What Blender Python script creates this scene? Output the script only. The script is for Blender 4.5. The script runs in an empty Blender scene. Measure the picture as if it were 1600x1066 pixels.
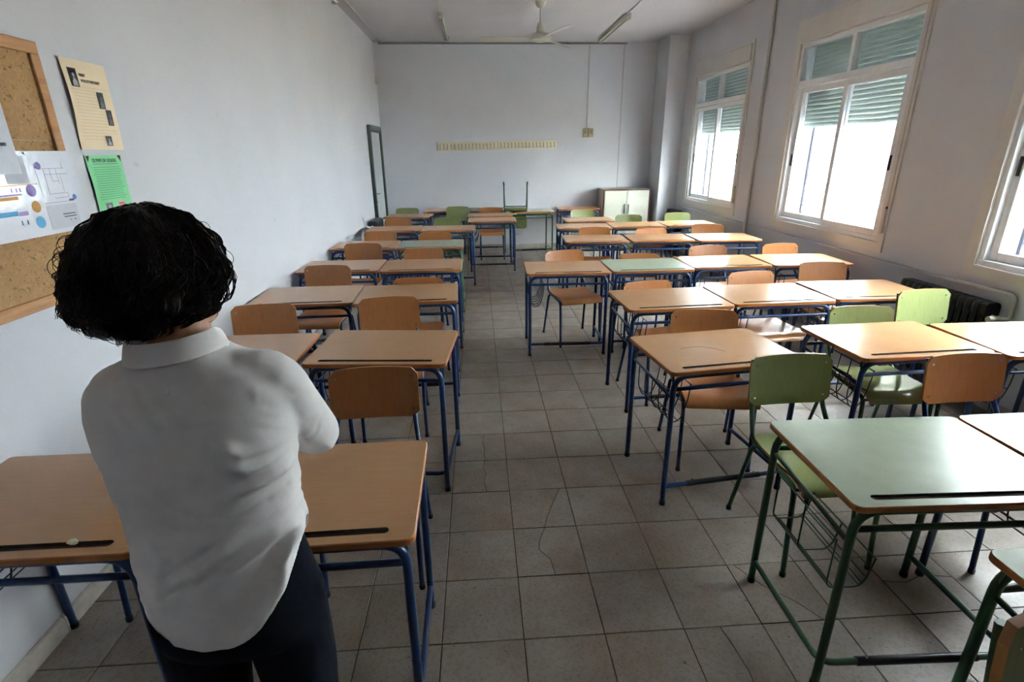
import bpy, bmesh, math, random
import numpy as np
from mathutils import Vector, Matrix, noise
random.seed(7)
PI = math.pi
S = bpy.context.scene
COL = S.collection

# ------------------------------------------------------------------ camera
CAM_H, PITCH, YAW, ROLL, FPX = 1.6879, 0.34672, 0.06028, 0.01168, 822.69
def cam_axes():
    f = Vector((math.sin(YAW)*math.cos(PITCH), math.cos(YAW)*math.cos(PITCH), -math.sin(PITCH)))
    r = Vector((math.cos(YAW), -math.sin(YAW), 0)); d = f.cross(r)
    c, s = math.cos(ROLL), math.sin(ROLL)
    return c*r+s*d, -s*r+c*d, f
cr, cd, cf = cam_axes()
cam_data = bpy.data.cameras.new('camera'); cam = bpy.data.objects.new('camera', cam_data); COL.objects.link(cam)
M = Matrix.Identity(4)
for i in range(3):
    M[i][0] = cr[i]; M[i][1] = -cd[i]; M[i][2] = -cf[i]
M[2][3] = CAM_H
cam.matrix_world = M
cam_data.sensor_width = 36; cam_data.lens = FPX/1600*36; cam_data.clip_start = 0.02
S.camera = cam
# ------------------------------------------------------------------ world, light, exposure
S.view_settings.view_transform = 'Standard'; S.view_settings.look = 'None'
S.view_settings.gamma = 1; S.view_settings.use_curve_mapping = False
S.view_settings.exposure = 3.95
SKY = 9.0
W = bpy.data.worlds.new('overcast_sky'); S.world = W; W.use_nodes = True
bg = W.node_tree.nodes['Background']; bg.inputs[0].default_value = (0.86, 0.93, 1.0, 1); bg.inputs[1].default_value = SKY
# window openings (right wall): y0, y1 ; all at z WZ0..WZ1
XL, XR, YB, YF, ZC = -1.603, 3.40, 9.75, -1.6, 3.36
WZ0, WZ1 = 0.915, 2.69
WINS = [(7.04, 8.71), (4.315, 5.96), (1.72, 3.375)]
for (a, b) in WINS:        # sampling portals in the window openings (no light of their own)
    L = bpy.data.lights.new('window_portal', 'AREA'); L.shape = 'RECTANGLE'; L.size = b-a; L.size_y = WZ1-WZ0
    L.cycles.is_portal = True
    o = bpy.data.objects.new('window_portal', L); COL.objects.link(o)
    o.location = (XR+0.26, (a+b)/2, (WZ0+WZ1)/2); o.rotation_euler = (PI/2, 0, PI/2)

# ------------------------------------------------------------------ material helpers
def lin(c):
    if isinstance(c, str):
        c = [int(c[i:i+2], 16)/255 for i in (0, 2, 4)]
    return tuple((x/12.92 if x <= 0.04045 else ((x+0.055)/1.055)**2.4) for x in c)+(1,)
class NT:
    def __init__(s, name):
        s.m = bpy.data.materials.new(name); s.m.use_nodes = True; s.t = s.m.node_tree; s.n = s.t.nodes
        s.b = s.n['Principled BSDF']; s.out = s.n['Material Output']
    def node(s, k, **kw):
        n = s.n.new(k)
        for a, v in kw.items():
            if a.startswith('i_'):
                key = a[2:]; key = int(key) if key.isdigit() else key.replace('_', ' ')
                n.inputs[key].default_value = v
            else: setattr(n, a, v)
        return n
    def link(s, a, b): s.t.links.new(a, b)
    def coord(s, scale=(1, 1, 1), kind='Object'):
        tc = s.node('ShaderNodeTexCoord'); mp = s.node('ShaderNodeMapping'); mp.inputs['Scale'].default_value = scale
        s.link(tc.outputs[kind], mp.inputs[0]); return mp.outputs[0]
    def noise(s, vec, scale, detail=4, rough=.55):
        n = s.node('ShaderNodeTexNoise'); n.inputs['Scale'].default_value = scale; n.inputs['Detail'].default_value = detail
        n.inputs['Roughness'].default_value = rough
        if vec is not None: s.link(vec, n.inputs['Vector'])
        return n.outputs['Fac']
    def ramp(s, fac, stops):
        r = s.node('ShaderNodeValToRGB'); e = r.color_ramp.elements
        while len(e) < len(stops): e.new(0.5)
        for el, (p, c) in zip(e, stops): el.position = p; el.color = c
        s.link(fac, r.inputs[0]); return r.outputs[0]
    def mix(s, fac, a, b, mode='MIX'):
        m = s.node('ShaderNodeMix', data_type='RGBA', blend_type=mode)
        for sock, v in ((m.inputs[0], fac), (m.inputs[6], a), (m.inputs[7], b)):
            if isinstance(v, (int, float, tuple)): sock.default_value = v
            else: s.link(v, sock)
        return m.outputs[2]
    def bump(s, h, strength, dist=0.01):
        b = s.node('ShaderNodeBump'); b.inputs['Strength'].default_value = strength; b.inputs['Distance'].default_value = dist
        s.link(h, b.inputs['Height']); s.link(b.outputs[0], s.b.inputs['Normal'])
def simple(name, col, rough=.5, metal=0, spec=.5, var=.0, vscale=30, bump=0):
    t = NT(name); c = lin(col); t.b.inputs['Roughness'].default_value = rough; t.b.inputs['Metallic'].default_value = metal
    t.b.inputs['Specular IOR Level'].default_value = spec
    f = t.noise(t.coord(), vscale)
    k = max(var, .04)
    lo = tuple(x*(1-k) for x in c[:3])+(1,); hi = tuple(min(1, x*(1+k)) for x in c[:3])+(1,)
    t.link(t.ramp(f, [(.3, lo), (.7, hi)]), t.b.inputs['Base Color'])
    if bump: t.bump(f, bump)
    return t.m
def wall_paint(name, col, rough=.55):
    t = NT(name); c = lin(col); v = t.coord()
    f = t.noise(v, 1.3, 5); g = t.noise(v, 45, 3)
    lo = tuple(x*.94 for x in c[:3])+(1,)
    base = t.ramp(f, [(.35, lo), (.65, c)])
    sp = t.noise(v, 9, 2); spots = t.ramp(sp, [(.74, (1, 1, 1, 1)), (.80, (.82, .80, .77, 1))])
    t.link(t.mix(1.0, base, spots, 'MULTIPLY'), t.b.inputs['Base Color'])
    t.b.inputs['Roughness'].default_value = rough; t.bump(g, .12, .004); return t.m
def wood(name, c1, c2, rough, scale=(60, 4, 60), tint=.10, spec=.5, coat=0.0):
    t = NT(name); v = t.coord(scale)
    f = t.noise(v, 1.0, 6, .6); f2 = t.noise(t.coord((3, 2, 3)), 1.2, 3)
    a = t.ramp(f, [(.3, lin(c1)), (.72, lin(c2))])
    oi = t.node('ShaderNodeObjectInfo')
    r = t.ramp(oi.outputs['Random'], [(0, (1-tint, 1-tint, 1-tint*1.3, 1)), (1, (1, 1, 1, 1))])
    a = t.mix(1.0, a, r, 'MULTIPLY')
    a = t.mix(1.0, a, t.ramp(f2, [(.3, (.92, .90, .88, 1)), (.6, (1, 1, 1, 1))]), 'MULTIPLY')
    t.link(a, t.b.inputs['Base Color']); t.b.inputs['Roughness'].default_value = rough
    t.b.inputs['Specular IOR Level'].default_value = spec
    if coat: t.b.inputs['Coat Weight'].default_value = coat; t.b.inputs['Coat Roughness'].default_value = .08
    return t.m
MAT = {}
MAT['wall'] = wall_paint('white_wall_paint', 'cbccd1')
MAT['ceiling'] = wall_paint('ceiling_paint', 'c3c0c2', .8)
MAT['trim'] = simple('cream_trim', 'd0cdc7', .5, var=.03, vscale=6)
MAT['conduit'] = simple('conduit_plastic', 'b9b7b1', .5)
MAT['duct_grey'] = simple('gap_shade_duct', '84827e', .6)  # shade of the gap line at the ceiling, painted into the duct's grey
MAT['alu'] = simple('white_aluminium', 'dfe2e4', .35, var=.03)
MAT['slat'] = simple('grey_shutter_slat', '9fb0a8', .5, var=.05)
MAT['black'] = simple('black_plastic', '121212', .4)
MAT['dark_gap'] = simple('dark_gap', '2a2622', .9)
MAT['grout'] = simple('dark_grout', '1d1916', .95, var=.2, vscale=40)
MAT['skirting'] = simple('skirting_stone', 'b0aaa0', .6, var=.16, vscale=14, bump=.2)
def terrazzo():
    t = NT('terrazzo_tile'); v = t.coord((1, 1, 1))
    oi = t.node('ShaderNodeObjectInfo')
    add = t.node('ShaderNodeVectorMath', operation='ADD')
    cmb = t.node('ShaderNodeCombineXYZ'); mul = t.node('ShaderNodeMath', operation='MULTIPLY'); mul.inputs[1].default_value = 57.0
    t.link(oi.outputs['Random'], mul.inputs[0]); t.link(mul.outputs[0], cmb.inputs[0]); t.link(mul.outputs[0], cmb.inputs[1])
    t.link(v, add.inputs[0]); t.link(cmb.outputs[0], add.inputs[1]); v = add.outputs[0]
    base = t.ramp(t.noise(v, 5, 4), [(.3, lin('857b71')), (.7, lin('968e86'))])
    vo = t.node('ShaderNodeTexVoronoi'); vo.inputs['Scale'].default_value = 110; t.link(v, vo.inputs['Vector'])
    chips = t.ramp(vo.outputs['Color'], [(.25, (.72, .70, .67, 1)), (.5, (1, 1, 1, 1)), (.92, (1, 1, 1, 1)), (.97, (1.0, .98, .95, 1))])
    c = t.mix(.55, base, chips, 'MULTIPLY')
    dots = t.noise(v, 60, 2); c = t.mix(1.0, c, t.ramp(dots, [(.26, (.30, .27, .25, 1)), (.32, (1, 1, 1, 1))]), 'MULTIPLY')
    st = t.noise(v, 2.6, 3); c = t.mix(1.0, c, t.ramp(st, [(.34, (.88, .81, .73, 1)), (.55, (1, 1, 1, 1))]), 'MULTIPLY')
    r = t.ramp(oi.outputs['Random'], [(0, (.92, .92, .91, 1)), (.5, (1, .985, .97, 1)), (1, (.98, .99, 1, 1))])
    t.link(t.mix(1.0, c, r, 'MULTIPLY'), t.b.inputs['Base Color'])
    t.link(t.ramp(t.noise(v, 7, 3), [(.3, (.30,)*3+(1,)), (.7, (.48,)*3+(1,))]), t.b.inputs['Roughness'])
    t.bump(t.noise(v, 150, 2), .04, .002)
    return t.m
MAT['tile'] = terrazzo()
MAT['top_wood'] = wood('beech_laminate', 'b48963', 'bb916a', .24, (7, 120, 60), .07)
MAT['top_green'] = simple('green_laminate', '9da894', .24, var=.06, vscale=9)
MAT['edge'] = wood('varnished_edge', '9a5a28', 'b3713a', .35, (6, 60, 60), .1)
MAT['groove'] = simple('groove_dark', '3a2a1e', .8, var=.3, vscale=80)  # dark mottled brown of the pencil grooves and the scratch
MAT['chair_wood'] = wood('beech_plywood', 'a66d44', 'b0784b', .26, (90, 90, 6), .12)
MAT['chair_green'] = wood('green_plywood', '7d8658', '889162', .12, (90, 90, 6), .12)
MAT['ply_edge'] = simple('plywood_edge', '9c6a3a', .5, var=.15)
MAT['blue'] = simple('blue_steel_paint', '183560', .32, var=.06)
MAT['green'] = simple('green_steel_paint', '2f5138', .32, var=.06)
MAT['rubber'] = simple('dark_rubber', '14181f', .6)
MAT['sleeve'] = simple('footrest_sleeve', '0d1320', .35)
MAT['bolt'] = simple('steel_bolt', 'b8bcc2', .25, metal=1)
MAT['wire_dark'] = simple('wire_dark', '17243c', .35)
MAT['door_green'] = simple('dark_green_paint', '24332d', .35)
MAT['door_leaf'] = simple('door_leaf_paint', 'b9bdbf', .5)
MAT['brass'] = simple('worn_handle_metal', '9a8468', .3, metal=.8)
MAT['radiator'] = simple('black_radiator_paint', '0c0e10', .28)
MAT['pipe'] = simple('painted_pipe', 'c9c8c4', .4)
MAT['rack'] = simple('varnished_coat_board', 'e4dabf', .45, var=.05)
MAT['hook'] = simple('hook_metal', '8f8570', .4, metal=.3)
MAT['switch'] = simple('yellowed_plastic', 'b7a982', .4)
MAT['cab_side'] = simple('cabinet_side', 'aaa598', .5)
MAT['cab_door'] = simple('cabinet_door', 'b9baab', .45, var=.02)
MAT['cab_edge'] = simple('cabinet_brown_edge', '4d2218', .4)
MAT['fan'] = simple('fan_white', 'bdbaac', .4)
MAT['lamp_body'] = simple('lamp_body', 'b9b4a2', .5)
MAT['tube'] = simple('unlit_tube', 'd9d9d4', .25)

# ------------------------------------------------------------------ geometry helpers
def fillet(pts, r, n=5):
    pts = [Vector(p) for p in pts]; out = [pts[0]]
    for i in range(1, len(pts)-1):
        rr = r[i-1] if isinstance(r, (list, tuple)) else r
        a, b, c = pts[i-1], pts[i], pts[i+1]
        u = (a-b); v = (c-b); rr = min(rr, u.length*.49, v.length*.49)
        p0 = b+u.normalized()*rr; p2 = b+v.normalized()*rr
        for k in range(n+1):
            t = k/n; out.append(p0*(1-t)**2+b*2*t*(1-t)+p2*t*t)
    out.append(pts[-1]); return out
class MB:
    def __init__(s): s.v = []; s.f = []; s.mi = []; s.sm = []
    def add(s, vs, fs, m=0, smooth=False):
        o = len(s.v); s.v += [tuple(v) for v in vs]
        for f in fs: s.f.append(tuple(i+o for i in f)); s.mi.append(m); s.sm.append(smooth)
    def box(s, x0, x1, y0, y1, z0, z1, m=0):
        vs = [(x, y, z) for x in (x0, x1) for y in (y0, y1) for z in (z0, z1)]
        s.add(vs, [(0, 1, 3, 2), (4, 6, 7, 5), (0, 4, 5, 1), (2, 3, 7, 6), (0, 2, 6, 4), (1, 5, 7, 3)], m)
    def bbox(s, x0, x1, y0, y1, z0, z1, b=.004, m=0):   # box chamfered round its z-top/bottom and vertical edges
        rings = []
        for z, i in ((z0, b), (z0+b, 0), (z1-b, 0), (z1, b)):
            X0, X1, Y0, Y1 = x0+i, x1-i, y0+i, y1-i
            rings.append([(X0+b, Y0, z), (X1-b, Y0, z), (X1, Y0+b, z), (X1, Y1-b, z), (X1-b, Y1, z), (X0+b, Y1, z), (X0, Y1-b, z), (X0, Y0+b, z)])
        s.loft(rings, m, smooth=False)
    def loft(s, rings, m=0, smooth=True, cap=True, closed=True):
        n = len(rings[0]); vs = [p for r in rings for p in r]; fs = []
        for i in range(len(rings)-1):
            for j in range(n if closed else n-1):
                k = (j+1) % n; fs.append((i*n+j, i*n+k, (i+1)*n+k, (i+1)*n+j))
        s.add(vs, fs, m, smooth)
        if cap:
            o = len(s.v)-len(vs)
            for idx in (tuple(range(n))[::-1], tuple((len(rings)-1)*n+j for j in range(n))):
                s.f.append(tuple(i+o for i in idx)); s.mi.append(m); s.sm.append(False)
    def tube(s, path, r, n=8, m=0, cap=True):
        P = [Vector(p) for p in path]; rings = []
        t0 = (P[1]-P[0]).normalized(); up = Vector((0, 0, 1)) if abs(t0.z) < .9 else Vector((1, 0, 0))
        a = t0.cross(up).normalized()
        for i, p in enumerate(P):
            t = ((P[min(i+1, len(P)-1)]-P[max(i-1, 0)])).normalized()
            a = (a-t*a.dot(t)).normalized(); b = t.cross(a)
            rr = r[i] if isinstance(r, (list, tuple)) else r
            rings.append([p+(a*math.cos(2*PI*k/n)+b*math.sin(2*PI*k/n))*rr for k in range(n)])
        s.loft(rings, m, True, cap)
    def lathe(s, prof, c=(0, 0, 0), n=24, m=0, smooth=True):
        rings = [[(c[0]+r*math.cos(2*PI*k/n), c[1]+r*math.sin(2*PI*k/n), c[2]+z) for k in range(n)] for r, z in prof]
        s.loft(rings, m, smooth)
    def prism(s, poly, z0, z1, m=0, ch=0.0):
        n = len(poly); s.loft([[(x, y, z0) for x, y in poly], [(x, y, z1) for x, y in poly]], m, False)
    def sphere(s, c, r, n=8, m=0):
        rr = r if isinstance(r, (tuple, list)) else (r, r, r)
        rings = []
        for i in range(n+1):
            t = PI*(i if 0 < i < n else (.02 if i == 0 else n-.02))/n
            rings.append([(c[0]+rr[0]*math.sin(t)*math.cos(2*PI*k/(2*n)), c[1]+rr[1]*math.sin(t)*math.sin(2*PI*k/(2*n)), c[2]-rr[2]*math.cos(t)) for k in range(2*n)])
        s.loft(rings, m, True)
    def xform(s, mat):
        s.v = [tuple(mat @ Vector(v)) for v in s.v]; return s
    def mesh(s, name, mats):
        me = bpy.data.meshes.new(name); me.from_pydata(s.v, [], s.f)
        for m in (mats if isinstance(mats, (list, tuple)) else [mats]): me.materials.append(m)
        me.polygons.foreach_set('material_index', s.mi); me.polygons.foreach_set('use_smooth', s.sm); me.update()
        bm = bmesh.new(); bm.from_mesh(me); bmesh.ops.recalc_face_normals(bm, faces=bm.faces[:])
        for e in bm.edges:
            if len(e.link_faces) == 2 and (e.link_faces[0].smooth != e.link_faces[1].smooth or e.calc_face_angle(0) > .9): e.smooth = False
        bm.to_mesh(me); bm.free()
        return me
    def build(s, name, mats, parent=None, **props):
        o = bpy.data.objects.new(name, s.mesh(name, mats)); COL.objects.link(o)
        if parent: o.parent = parent
        for k, v in props.items(): o[k] = v
        return o
def link_mesh(name, me, parent=None, loc=(0, 0, 0), **props):
    o = bpy.data.objects.new(name, me); COL.objects.link(o); o.location = loc
    if parent: o.parent = parent
    for k, v in props.items(): o[k] = v
    return o
def thing(name, label, cat, loc=(0, 0, 0), rz=0, group=None, sz=1):
    o = bpy.data.objects.new(name, None); COL.objects.link(o); o.empty_display_size = .1
    o.location = loc; o.rotation_euler = (0, 0, math.radians(rz)); o.scale = (1, 1, sz)
    o['label'] = label; o['category'] = cat
    if group: o['group'] = group
    return o
def tag(o, label, cat, group=None):
    o['label'] = label; o['category'] = cat
    if group: o['group'] = group
    return o
def copy_tree(src, parent=None):
    c = src.copy(); COL.objects.link(c); c.parent = parent
    for ch in list(src.children): copy_tree(ch, c)
    return c
def struct(mb, name, mats, parent=None):
    o = mb.build(name, mats, parent)
    if not parent: o['kind'] = 'structure'
    return o
def text_mesh(txt, size, name, mat, parent, org, ux, uy, nrm, squash=1.0, lift=.0012, thick=.0003, slant=0.0):
    c = bpy.data.curves.new(name, 'FONT'); c.body = txt; c.size = size; c.extrude = thick; c.shear = slant; c.offset = .0
    tmp = bpy.data.objects.new('tmp_text', c); COL.objects.link(tmp)
    dg = bpy.context.evaluated_depsgraph_get(); me = bpy.data.meshes.new_from_object(tmp.evaluated_get(dg))
    bpy.data.objects.remove(tmp); bpy.data.curves.remove(c)
    ux, uy, nrm, org = Vector(ux), Vector(uy), Vector(nrm), Vector(org)
    for v in me.vertices: v.co = org+ux*v.co.x*squash+uy*v.co.y+nrm*(v.co.z+lift)
    me.materials.clear(); me.materials.append(mat); me.name = name
    return link_mesh(name, me, parent)

# ------------------------------------------------------------------ room shell
def room():
    T = .30
    # floor: grout bed + tiles
    b = MB(); b.box(XL-.02, XR+.02, YF-.02, YB+.02, -.12, -.004); floor = struct(b, 'floor', MAT['grout'])
    X0, Y0, P = -.1813, 2.6423, .30
    cells = []
    for c in range(-5, 13):
        for r in range(-15, 25):
            x0, x1 = max(X0+c*P, XL), min(X0+(c+1)*P, XR); y0, y1 = max(Y0+r*P, YF), min(Y0+(r+1)*P, YB)
            if x1-x0 < .02 or y1-y0 < .02: continue
            full = (x1-x0 > P-.001 and y1-y0 > P-.001)
            cells.append((x0, x1, y0, y1, full, c, r))
    def seen(q):
        p = Vector(((q[0]+q[1])/2, (q[2]+q[3])/2, -CAM_H)); z = p.dot(cf)
        if z < .3: return None
        u, v = 800+FPX*p.dot(cr)/z, 533+FPX*p.dot(cd)/z
        if -40 < u < 1640 and v < 1130: return z
        return None
    vis = sorted([q for q in cells if seen(q) is not None], key=seen)
    near = set((q[5], q[6]) for q in vis[:296])
    g = .0019
    def slab(x0, x1, y0, y1, h=.0):
        m = MB(); e = .0012; rings = []
        for z, i in ((-.03, g), (-.0012, g), (0, g+e)):
            rings.append([(x0+i, y0+i, z), (x1-i, y0+i, z), (x1-i, y1-i, z), (x0+i, y1-i, z)])
        m.loft(rings, 0, False); return m
    cracks = {  # tiles that are broken in two: crack polyline in tile units from one side to another
        (0, -1): [(.57, 1.0), (.55, .75), (.60, .55), (.56, .3), (.60, 0)],
        (0, 0): [(.58, 1.0), (.55, .7), (.58, .4), (.57, .2), (.60, 0)],
        (1, -2): [(.88, 1.0), (.72, .62), (.56, .22), (.50, 0)],
        (1, -3): [(.50, 1), (.38, .70), (.36, .52), (.50, .30), (.53, 0)],
        (3, -5): [(.46, 1.0), (.50, .7), (.53, .4), (.50, 0)],
        (6, -4): [(0, .55), (.3, .50), (.62, .62), (1, .55)],
        (4, -4): [(.1, 1), (.32, .6), (.62, .30), (.8, 0)],
    }
    full_mesh = slab(-.15, .15, -.15, .15).mesh('tile', MAT['tile'])
    far = MB()
    for (x0, x1, y0, y1, full, c, r) in cells:
        dz = (random.random()-.5)*.0012
        if (c, r) in near:
            cx, cy = (x0+x1)/2, (y0+y1)/2
            if (c, r) in cracks and full:
                cp = [(x0+u*P, y0+v*P) for u, v in cracks[(c, r)]]; vert = abs(cracks[(c, r)][0][1]-1) < .01
                gg = .0014
                if vert:
                    A = [(x0+g, y1-g)]+[(x0+g, y0+g)]+[(x-gg, min(max(y, y0+g), y1-g)) for x, y in cp[::-1]]
                    B = [(x1-g, y0+g), (x1-g, y1-g)]+[(x+gg, min(max(y, y0+g), y1-g)) for x, y in cp]
                else:
                    A = [(x0+g, y0+g), (x1-g, y0+g)]+[(min(max(x, x0+g), x1-g), y-gg) for x, y in cp[::-1]]
                    B = [(x1-g, y1-g), (x0+g, y1-g)]+[(min(max(x, x0+g), x1-g), y+gg) for x, y in cp]
                for poly in (A, B):
                    m = MB(); m.prism([(x-cx, y-cy) for x, y in poly], -.03, -.0003, 1); m.mi[-1] = 0; m.build('tile', [MAT['tile'], MAT['grout']], floor).location = (cx, cy, dz)
            elif full: link_mesh('tile', full_mesh, floor, (cx, cy, dz))
            else:
                slab(x0-cx, x1-cx, y0-cy, y1-cy).build('tile', MAT['tile'], floor).location = (cx, cy, dz)
        else:
            m = slab(x0, x1, y0, y1); far.add(m.v, m.f)
    far.build('tile_field', MAT['tile'], floor, kind='stuff')
    # ceiling and walls
    b = MB(); b.box(XL-T, XR+T, YF-T, YB+T, ZC, ZC+.2); struct(b, 'ceiling', MAT['ceiling'])
    b = MB(); b.box(XL-T, XL, YF-T, YB+T, -.12, ZC); struct(b, 'wall_left', MAT['wall'])
    b = MB(); b.box(XL, XR, YB, YB+T, -.12, ZC); struct(b, 'wall_back', MAT['wall'])
    b = MB(); b.box(XL, XR, YF-T, YF, -.12, ZC); struct(b, 'wall_front', MAT['wall'])
    b = MB(); ys = [YF-T]
    for a, c in sorted(WINS): ys += [a, c]
    ys.append(YB+T)
    b.box(XR, XR+T, ys[0], ys[-1], -.12, WZ0); b.box(XR, XR+T, ys[0], ys[-1], WZ1, ZC)
    for i in range(0, len(ys), 2): b.box(XR, XR+T, ys[i], ys[i+1], WZ0, WZ1)
    struct(b, 'wall_right', MAT['wall'])
    b = MB(); b.box(3.08, XR, 9.135, YB, 0, ZC); struct(b, 'trim_1', MAT['wall'])     # corner pillar
    # skirting pieces
    for nm, along, n0, n1 in (('baseboard_left', 'y', YF, YB), ('baseboard_back', 'x', XL+.014, 3.08), ('baseboard_right', 'y2', YF, 9.13)):
        root = MB()
        if along == 'y': root.box(XL, XL+.004, n0, n1, 0, .07)
        elif along == 'y2': root.box(XR-.004, XR, n0, n1, 0, .07)
        else: root.box(n0, n1, YB-.004, YB, 0, .07)
        ro = struct(root, nm, MAT['grout'])
        L = .40; me = MB()
        prof = [(0, .001), (.013, .001), (.014, .058), (.010, .070), (.004, .075), (0, .076)]
        me.loft([[(u, -L/2+.001, z) for u, z in prof], [(u, L/2-.001, z) for u, z in prof]], 0, False)
        mesh = me.mesh('skirting_tile', MAT['skirting'])
        k = n0
        while k+L <= n1+.001:
            o = link_mesh('skirting_tile', mesh, ro)
            if along == 'y': o.location = (XL+.003, k+L/2, 0)
            elif along == 'y2': o.location = (XR-.003, k+L/2, 0); o.rotation_euler = (0, 0, PI)
            else: o.location = (k+L/2, YB-.003, 0); o.rotation_euler = (0, 0, -PI/2)
            k += L
room()

# ------------------------------------------------------------------ windows
def glass_mat():
    t = NT('window_glass'); tr = t.node('ShaderNodeBsdfTransparent'); gl = t.node('ShaderNodeBsdfGlossy'); gl.inputs['Roughness'].default_value = .02
    tr.inputs[0].default_value = (.95, .97, .97, 1)
    lw = t.node('ShaderNodeLayerWeight'); pw = t.node('ShaderNodeMath', operation='POWER'); pw.inputs[1].default_value = 5
    ma = t.node('ShaderNodeMath', operation='MULTIPLY_ADD'); ma.inputs[1].default_value = .9; ma.inputs[2].default_value = .04
    t.link(lw.outputs['Facing'], pw.inputs[0]); t.link(pw.outputs[0], ma.inputs[0])
    mx = t.node('ShaderNodeMixShader'); t.link(ma.outputs[0], mx.inputs[0]); t.link(tr.outputs[0], mx.inputs[1]); t.link(gl.outputs[0], mx.inputs[2])
    t.link(mx.outputs[0], t.out.inputs[0]); return t.m
MAT['glass'] = glass_mat()
def expanded_mesh(w, h):
    b = MB(); px, pz = .052, .075; nx, nz = int(w/px), int(h/pz); r = .0016
    def strut(p, q):
        p, q = Vector(p), Vector(q); d = (q-p).normalized(); n = Vector((d.y, -d.x, 0)) if abs(d.z) < 2 else Vector((1, 0, 0))
        a = Vector((1, 0, 0))*.0042; c = d.cross(Vector((1, 0, 0)))*.0011
        vs = [p+a, p+c, p-a, p-c, q+a, q+c, q-a, q-c]
        b.add(vs, [(0, 1, 5, 4), (1, 2, 6, 5), (2, 3, 7, 6), (3, 0, 4, 7)])
    for i in range(nx):
        for j in range(nz):
            y, z = -w/2+(i+.5)*w/nx, -h/2+(j+.5)*h/nz; hy, hz = w/nx/2, h/nz/2
            strut((0, y-hy, z), (0, y, z+hz)); strut((0, y, z+hz), (0, y+hy, z)); strut((0, y-hy, z), (0, y, z-hz)); strut((0, y, z-hz), (0, y+hy, z))
    return b
_mesh_screen = None
def window(i, y0, y1, shut_z, gap):
    global _mesh_screen
    n = 'window_%d' % i
    yc = (y0+y1)/2; zt = 2.305
    X0, X1 = XR+.008, XR+.075       # frame depth
    b = MB()                       # outer casing on the room side, in four mitred strips
    cw, ct = .075, .012
    b.box(XR-ct, XR+.01, y0-cw, y1+cw, WZ0-cw, WZ0+.004); b.box(XR-ct, XR+.01, y0-cw, y0+.004, WZ0+.004, WZ1+.23); b.box(XR-ct, XR+.01, y1-.004, y1+cw, WZ0+.004, WZ1+.23)
    b.box(XR-ct, XR+.01, y0+.004, y1-.004, WZ1+.20, WZ1+.23)
    root = struct(b, n, MAT['trim'])
    f = MB(); fw = .042
    f.bbox(X0, X1, y0, y1, WZ0, WZ0+fw, .003); f.bbox(X0, X1, y0, y1, WZ1-fw, WZ1, .003)
    f.bbox(X0, X1, y0, y0+fw, WZ0+fw, WZ1-fw, .003); f.bbox(X0, X1, y1-fw, y1, WZ0+fw, WZ1-fw, .003)
    f.bbox(X0, X1, y0+fw, y1-fw, zt-.032, zt+.032, .003); f.bbox(X0, X1, yc-.026, yc+.026, zt+.032, WZ1-fw, .003)
    f.build('window_frame', MAT['alu'], root)
    for (a, c) in ((y0+fw, yc-.026), (yc+.026, y1-fw)):
        p = MB(); p.box(X0+.03, X0+.034, a-.004, c+.004, zt+.03, WZ1-fw+.004); p.build('pane', MAT['glass'], root)
    sw = .055
    for (a, c, xo, side) in ((y0+fw, yc+.03, X0+.004, 0), (yc-.03, y1-fw, X0+.036, 1)):
        s = MB(); za, zb = WZ0+fw, zt-.032; x0, x1 = xo, xo+.028
        s.bbox(x0, x1, a, a+sw, za, zb, .003); s.bbox(x0, x1, c-sw, c, za, zb, .003)
        s.bbox(x0, x1, a+sw, c-sw, za, za+.06, .003); s.bbox(x0, x1, a+sw, c-sw, zb-sw, zb, .003)
        so = s.build('sash', MAT['alu'], root)
        g = MB(); g.box(xo+.012, xo+.016, a+sw-.006, c-sw+.006, za+.054, zb-sw+.006); g.build('pane', MAT['glass'], so)
        h = MB(); yy = (a+.028) if side == 0 else (c-.028)
        h.bbox(x0-.006, x0+.001, yy-.013, yy+.013, 1.50, 1.62, .003); h.build('latch', MAT['black'], so)
    # roller shutter: box, side strap, slats
    bx = MB(); bx.bbox(XR-.028, XR+.06, y0-.02, y1+.02, WZ1+.004, WZ1+.195, .006); bo = bx.build('shutter_box', MAT['trim'], root)
    st = MB(); st.box(XR-.016, XR-.0125, y0-.05, y0-.036, 1.20, WZ1+.06); st.bbox(XR-.03, XR-.0125, y0-.056, y0-.030, 1.00, 1.20, .004); st.build('shutter_strap', MAT['conduit'], root)
    tip = MB(); tip.bbox(XR-.022, XR-.0125, y0-.052, y0-.034, 1.19, 1.22, .003); tip.build('strap_stop', MAT['black'], root)
    sh = MB(); xs = XR+.155
    sh.bbox(xs-.02, xs+.02, y0, y0+.02, WZ0, WZ1, .002); sh.bbox(xs-.02, xs+.02, y1-.02, y1, WZ0, WZ1, .002)
    so = sh.build('shutter', MAT['alu'], root)
    pitch = .043; w = (y1-y0)-.02
    m = MB(); hh = pitch-gap; prof = [(0.0, 0), (-.005, hh*.25), (-.006, hh*.5), (-.005, hh*.75), (0, hh), (.006, hh), (.008, hh*.5), (.006, 0)]
    m.loft([[(x, -w/2, z) for x, z in prof], [(x, w/2, z) for x, z in prof]], 0, False)
    if gap > .001:
        nt = int(w/.027)
        for k in range(nt+1):
            y = -w/2+.008+k*(w-.016)/nt; m.box(.0005, .005, y-.008, y+.008, hh-.0005, pitch+.0005)
    me = m.mesh('slat', MAT['slat'])
    z = shut_z
    while z < WZ1+.02:
        link_mesh('slat', me, so, (xs, yc, z)); z += pitch
    # security mesh on the outer wall face
    sc = MB(); xo = XR+.285
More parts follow.
